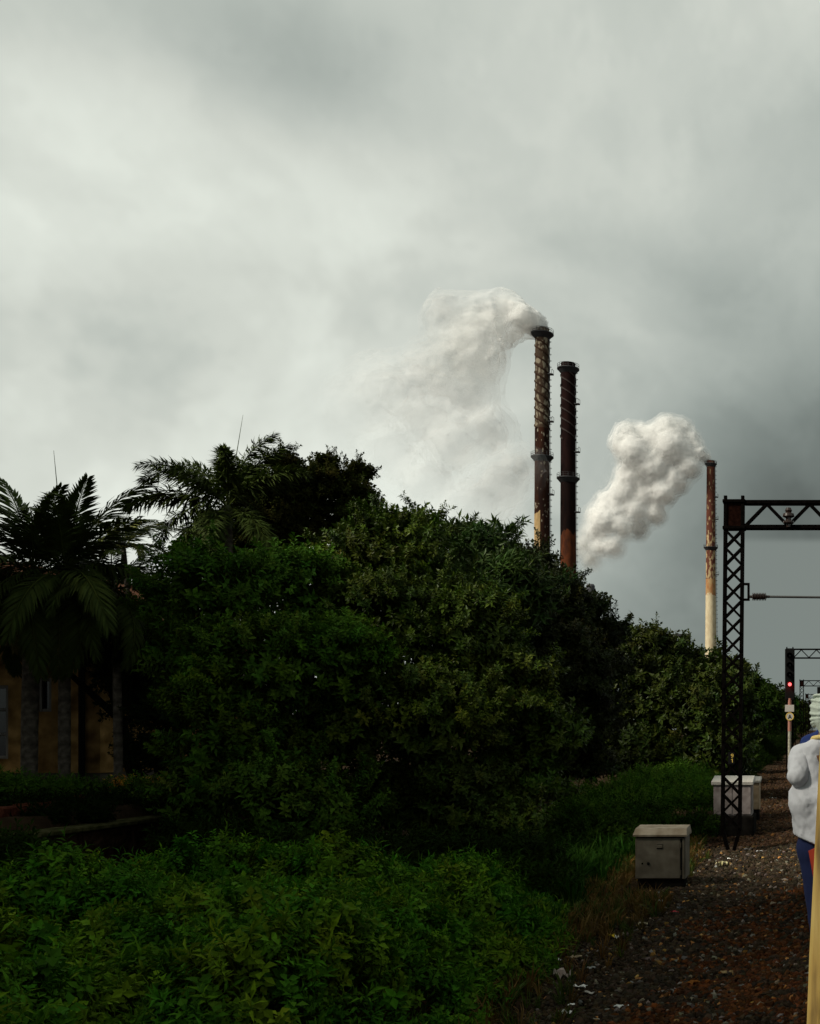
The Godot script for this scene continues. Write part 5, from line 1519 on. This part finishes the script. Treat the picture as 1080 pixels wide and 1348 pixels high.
	tr.append([V.call(-0.02, 2.1, -5.995), hl, 0.10, 0.098]); tr.append([V.call(0.12, 2.1, -5.995), hr, 0.10, 0.098])
	tr.append([hl, kl, 0.094, 0.068]); tr.append([hr, kr, 0.094, 0.068]); tr.append([kl, al + Vector3.DOWN * 0.03, 0.066, 0.056]); tr.append([kr, ar + Vector3.DOWN * 0.03, 0.066, 0.056])
	put("trousers", sdf_mesh(tr, 0.013, 0.02, [[Vector3.UP, V.call(0, 2.12, 0).y], [Vector3.DOWN, -V.call(0, 1.235, 0).y]], 0.006), tm, t)
	t.set_meta("head", head)
	return t

func people() -> void:
	var a := person(Vector3.ZERO, "person in pale grey shirt and blue trousers, white head cloth, leaning out of the train", lin(0.60, 0.615, 0.66), lin(0.003, 0.011, 0.065), lin(0.75, 0.58, 0.22), 1.0)
	var head: Vector3 = a.get_meta("head")
	a.remove_meta("head")
	var wrap := []
	wrap.append([head + Vector3(0, 0.035, 0.012), head + Vector3(0, 0.02, -0.015), 0.100, 0.098])
	wrap.append([head + Vector3(-0.01, 0.07, 0.0), head + Vector3(0.01, 0.085, 0.02), 0.07, 0.06])
	wrap.append([head + Vector3(-0.02, -0.03, 0.05), head + Vector3(0.0, -0.11, 0.055), 0.058, 0.038])
	for k in 7:                                          # thin folds of the cloth
		var y := -0.055 + k * 0.026
		var r := 0.0985 * sqrt(clampf(1.0 - pow((y - 0.02) / 0.14, 2.0), 0.2, 1.0))
		for i in 18:
			var t0 := TAU * i / 18.0
			var t1 := TAU * (i + 1) / 18.0
			if k < 3 and sin((t0 + t1) * 0.5) < -0.4: continue
			var w0 := 0.016 * sin(t0 + k * 0.9); var w1 := 0.016 * sin(t1 + k * 0.9)
			wrap.append([head + Vector3(cos(t0) * r, y + w0, 0.004 + sin(t0) * r * 1.08), head + Vector3(cos(t1) * r, y + w1, 0.004 + sin(t1) * r * 1.08), 0.0075, 0.0075])
	put("head_cloth", sdf_mesh(wrap, 0.005, 0.007, [], 0.002), mat("head_cloth", lin(0.48, 0.55, 0.48), 0.9), a)
	# a red cloth hanging from the waist
	var st := MB.new()
	var p := [Vector3(-0.115, 0.83, 0.135), Vector3(-0.07, 0.85, 0.14), Vector3(-0.068, 0.62, 0.12), Vector3(-0.085, 0.66, 0.125)]
	for s in 2:
		var z := Vector3(0, 0, 0.012 * s)
		if s: st.quad(p[0] + z, p[3] + z, p[2] + z, p[1] + z)
		else: st.quad(p[0], p[1], p[2], p[3])
	for k in 4: st.quad(p[k], p[(k + 1) % 4], p[(k + 1) % 4] + Vector3(0, 0, 0.012), p[k] + Vector3(0, 0, 0.012))
	put("red_cloth", st.mesh(), mat("red_cloth", lin(0.55, 0.06, 0.025), 0.9), a)
	var b := person(Vector3(0.055, 0.0, -0.92), "person in a blue shirt standing just ahead, mostly hidden by the pale grey shirt", lin(0.008, 0.028, 0.15), lin(0.02, 0.02, 0.025), lin(0.01, 0.012, 0.05), 1.045)
	var hb: Vector3 = b.get_meta("head")
	b.remove_meta("head")
	put("hair", sdf_mesh([[hb + Vector3(0, 0.045, 0.02), hb + Vector3(0, 0.03, 0.03), 0.085, 0.085], [hb + Vector3(0, 0.06, -0.03), hb + Vector3(0, 0.03, 0.0), 0.066, 0.083], [hb + Vector3(0, -0.02, 0.05), hb + Vector3(0, -0.06, 0.05), 0.06, 0.042]], 0.008, 0.02), mat("hair", lin(0.008, 0.007, 0.007), 0.6), b)
	# the dark bag strap over the far person's shoulder
	var bag := MB.new()
	bag.box(Transform3D(Basis(Vector3.BACK, 0.45), Vector3(-0.11, 1.435, 0.02)), Vector3(0.15, 0.07, 0.09), 0.02)
	put("shoulder_cloth", bag.mesh(), mat("navy_cloth", lin(0.01, 0.012, 0.04), 0.9), b)


# ---------------------------------------------------------------- smoke
func veil(bones: Array, cell: float, k: float, grow: float, n: FastNoiseLite, swell: float, shade: Callable) -> ArrayMesh:
	# one veil of smoke: the puffs' joint surface grown by so much, its opacity given per point
	var q := []
	for b in bones: q.append([b[0], b[1], maxf(b[2] + grow * b[4], 0.4), maxf(b[3] + grow * b[4], 0.4)])
	var me: ArrayMesh = sdf_mesh(q, cell, k, [], 0.0, n, swell)
	var arr := me.surface_get_arrays(0)
	var vs: PackedVector3Array = arr[Mesh.ARRAY_VERTEX]
	var c := PackedColorArray()
	c.resize(vs.size())
	for i in vs.size(): c[i] = Color(1, 1, 1, clampf(shade.call(vs[i]), 0.0, 1.0))
	arr[Mesh.ARRAY_COLOR] = c
	var out := ArrayMesh.new()
	out.add_surface_from_arrays(Mesh.PRIMITIVE_TRIANGLES, arr)
	return out

func smoke() -> void:
	var n := FastNoiseLite.new()
	n.seed = 77; n.frequency = 0.095; n.fractal_octaves = 5; n.fractal_gain = 0.5
	var wisps := FastNoiseLite.new()
	wisps.seed = 5; wisps.frequency = 0.045; wisps.fractal_octaves = 4
	var d := 480.0
	var m := mat("smoke_veil", lin(0.97, 0.97, 0.965), 1.0)
	m.metallic_specular = 0.0
	m.transparency = BaseMaterial3D.TRANSPARENCY_ALPHA
	m.vertex_color_use_as_albedo = true
	m.cull_mode = BaseMaterial3D.CULL_DISABLED
	m.backlight_enabled = true; m.backlight = lin(0.3, 0.3, 0.3)
	var core := mat("smoke_core", lin(0.97, 0.97, 0.965), 1.0)
	core.metallic_specular = 0.0
	# the billows of the far chimney: [px, py, radius px]
	var puffs := [
		[930, 603, 4], [926, 601, 6], [921, 598, 8], [914, 592, 11], [906, 582, 16], [893, 568, 19], [880, 566, 17], [898, 600, 20], [909, 618, 15], [884, 592, 24], [862, 576, 18], [843, 572, 15], [826, 573, 14], [820, 588, 14], [838, 600, 24], [862, 618, 26], [890, 634, 18], [832, 628, 24], [852, 648, 24], [876, 652, 15], [820, 652, 21], [838, 674, 17], [812, 676, 18],
		[800, 690, 20], [782, 702, 18], [822, 698, 16], [768, 716, 16], [752, 724, 14], [790, 722, 14], [800, 664, 18], [785, 680, 18], [775, 735, 16], [810, 722, 16], [838, 694, 15], [862, 676, 15]]
	var bones := []
	for p in puffs:
		var o := P(p[0], p[1], d) + Vector3(0, 0, rng.randf_range(-4, 4))
		var r: float = p[2] / FOCAL * d * 0.86
		bones.append([o, o + Vector3(0, 0.01, 0), r, r, clampf(p[2] / 14.0, 0.25, 1.0)])
	var t := thing("chimney_smoke", Vector3.ZERO, "dense white smoke billowing left from the far slim chimney", "smoke", "chimney smoke")
	var right := P(745, 0, d).x
	var low := P(0, 742, d).y
	var high := P(0, 655, d).y
	var step := 0
	for g in [-4.6, -3.6, -2.7, -1.8, -1.0, -0.2, 0.7, 1.7]:
		n.seed = 77 + step % 4
		var a: float = [0.6, 0.55, 0.5, 0.45, 0.38, 0.3, 0.2, 0.12][step]
		put("smoke_veil", veil(bones, 1.1, 2.5, g, n, 1.5, func(v: Vector3) -> float: return a * lerpf(0.34, 1.0, smoothstep(low, high, v.y)) * lerpf(0.3, 1.0, smoothstep(right, right + 20.0, v.x)) * (1.0 + 0.6 * wisps.get_noise_3dv(v))), m, t)
		step += 1
	var fine_drops := MB.new()                            # one wisp: droplets gathered towards its middle
	for i in 420:
		var o := (rv(1.0) + rv(1.0) + rv(1.0)) * 0.42
		var w := Transform3D(Basis.from_euler(rv(PI)), o)
		var e := rng.randf_range(0.005, 0.0085)
		var q := [w * (Vector3(1, 1, 1) * e), w * (Vector3(-1, -1, 1) * e), w * (Vector3(-1, 1, -1) * e), w * (Vector3(1, -1, -1) * e)]
		fine_drops.tri(q[0], q[2], q[1]); fine_drops.tri(q[0], q[1], q[3]); fine_drops.tri(q[0], q[3], q[2]); fine_drops.tri(q[1], q[2], q[3])
	var wisp := fine_drops.mesh()
	var xf := []
	var cs := []
	for i in bones.size():
		var b: Array = bones[i]
		var many_here := int((26.0 if i < 23 else 60.0) * b[4] * b[4]) + 14
		for j in many_here:
			var s := on_sphere()
			var r: float = b[2] * (rng.randf_range(0.98, 1.3) if i < 23 else rng.randf() * 1.15) * (1.0 + 0.5 * n.get_noise_3dv(b[0] + s * b[2]))
			xf.append(Transform3D(Basis.from_euler(rv(PI)).scaled_local(Vector3.ONE * clampf(b[2] * rng.randf_range(0.35, 0.75), 0.6, 4.5)), b[0] + s * r))
			cs.append(Color(1, 1, 1))
	many("smoke_wisps", wisp, M.smoke, xf, cs, t)
	# the thin plume of the mottled chimney, drifting left and spreading: [px, py, radius px]
	d = 320.0
	puffs = [[711, 431, 4], [707, 429, 6], [701, 426, 9], [694, 422, 12], [690, 420, 15], [676, 415, 19], [660, 412, 23], [643, 414, 27], [625, 422, 31], [650, 432, 27], [635, 448, 34], [612, 452, 38], [600, 478, 42], [632, 480, 36], [585, 505, 46], [560, 498, 46], [615, 520, 44], [535, 525, 50], [565, 555, 52], [500, 515, 52], [470, 545, 54], [590, 420, 30], [600, 590, 50], [640, 570, 40], [660, 640, 46], [690, 620, 30], [620, 670, 52], [560, 640, 54], [510, 600, 54], [440, 580, 50]]
	bones = []
	for p in puffs:
		var o := P(p[0], p[1], d) + Vector3(0, 0, rng.randf_range(-3, 3))
		var r: float = p[2] / FOCAL * d * 0.8
		bones.append([o, o + Vector3(0, 0.01, 0), r, r, clampf(p[2] / 24.0, 0.22, 1.3)])
	t = thing("thin_smoke", Vector3.ZERO, "thin white smoke drifting left from the tall mottled chimney", "smoke", "chimney smoke")
	var mouth := P(714, 430, d)
	var k := 0
	n.frequency = 0.085
	for g in [-3.6, -2.6, -1.7, -0.8, 0.2, 1.4]:
		n.seed = 140 + k
		put("smoke_veil", veil(bones, 1.3, 3.0, g, n, 2.4, func(v: Vector3) -> float: return (lerpf(0.32, 0.075, smoothstep(4.0, 24.0, v.distance_to(mouth))) * (1.0 - smoothstep(28.0, 76.0, v.distance_to(mouth)))) * (1.0 + 1.4 * wisps.get_noise_3dv(v + Vector3(0, 0, k * 9.0)))), m, t)
		k += 1
	xf = []
	cs = []
	for i in bones.size():
		var b: Array = bones[i]
		var many_here := int(lerpf(16.0, 40.0, minf(i / 8.0, 1.0)) if i < 14 else 0.0)
		for j in many_here:
			var s := on_sphere() * pow(rng.randf(), 0.4) * 1.15
			var at: Vector3 = b[0] + s * b[2]
			if wisps.get_noise_3dv(at * 1.6) < rng.randf_range(-0.5, 0.12) - (0.1 if i < 10 else 0.0): continue
			xf.append(Transform3D(Basis.from_euler(rv(PI)).scaled_local(Vector3.ONE * clampf(b[2] * rng.randf_range(0.35, 0.7), 0.5, 5.0)), at))
			cs.append(Color(1, 1, 1))
	many("smoke_wisps", wisp, M.smoke, xf, cs, t)
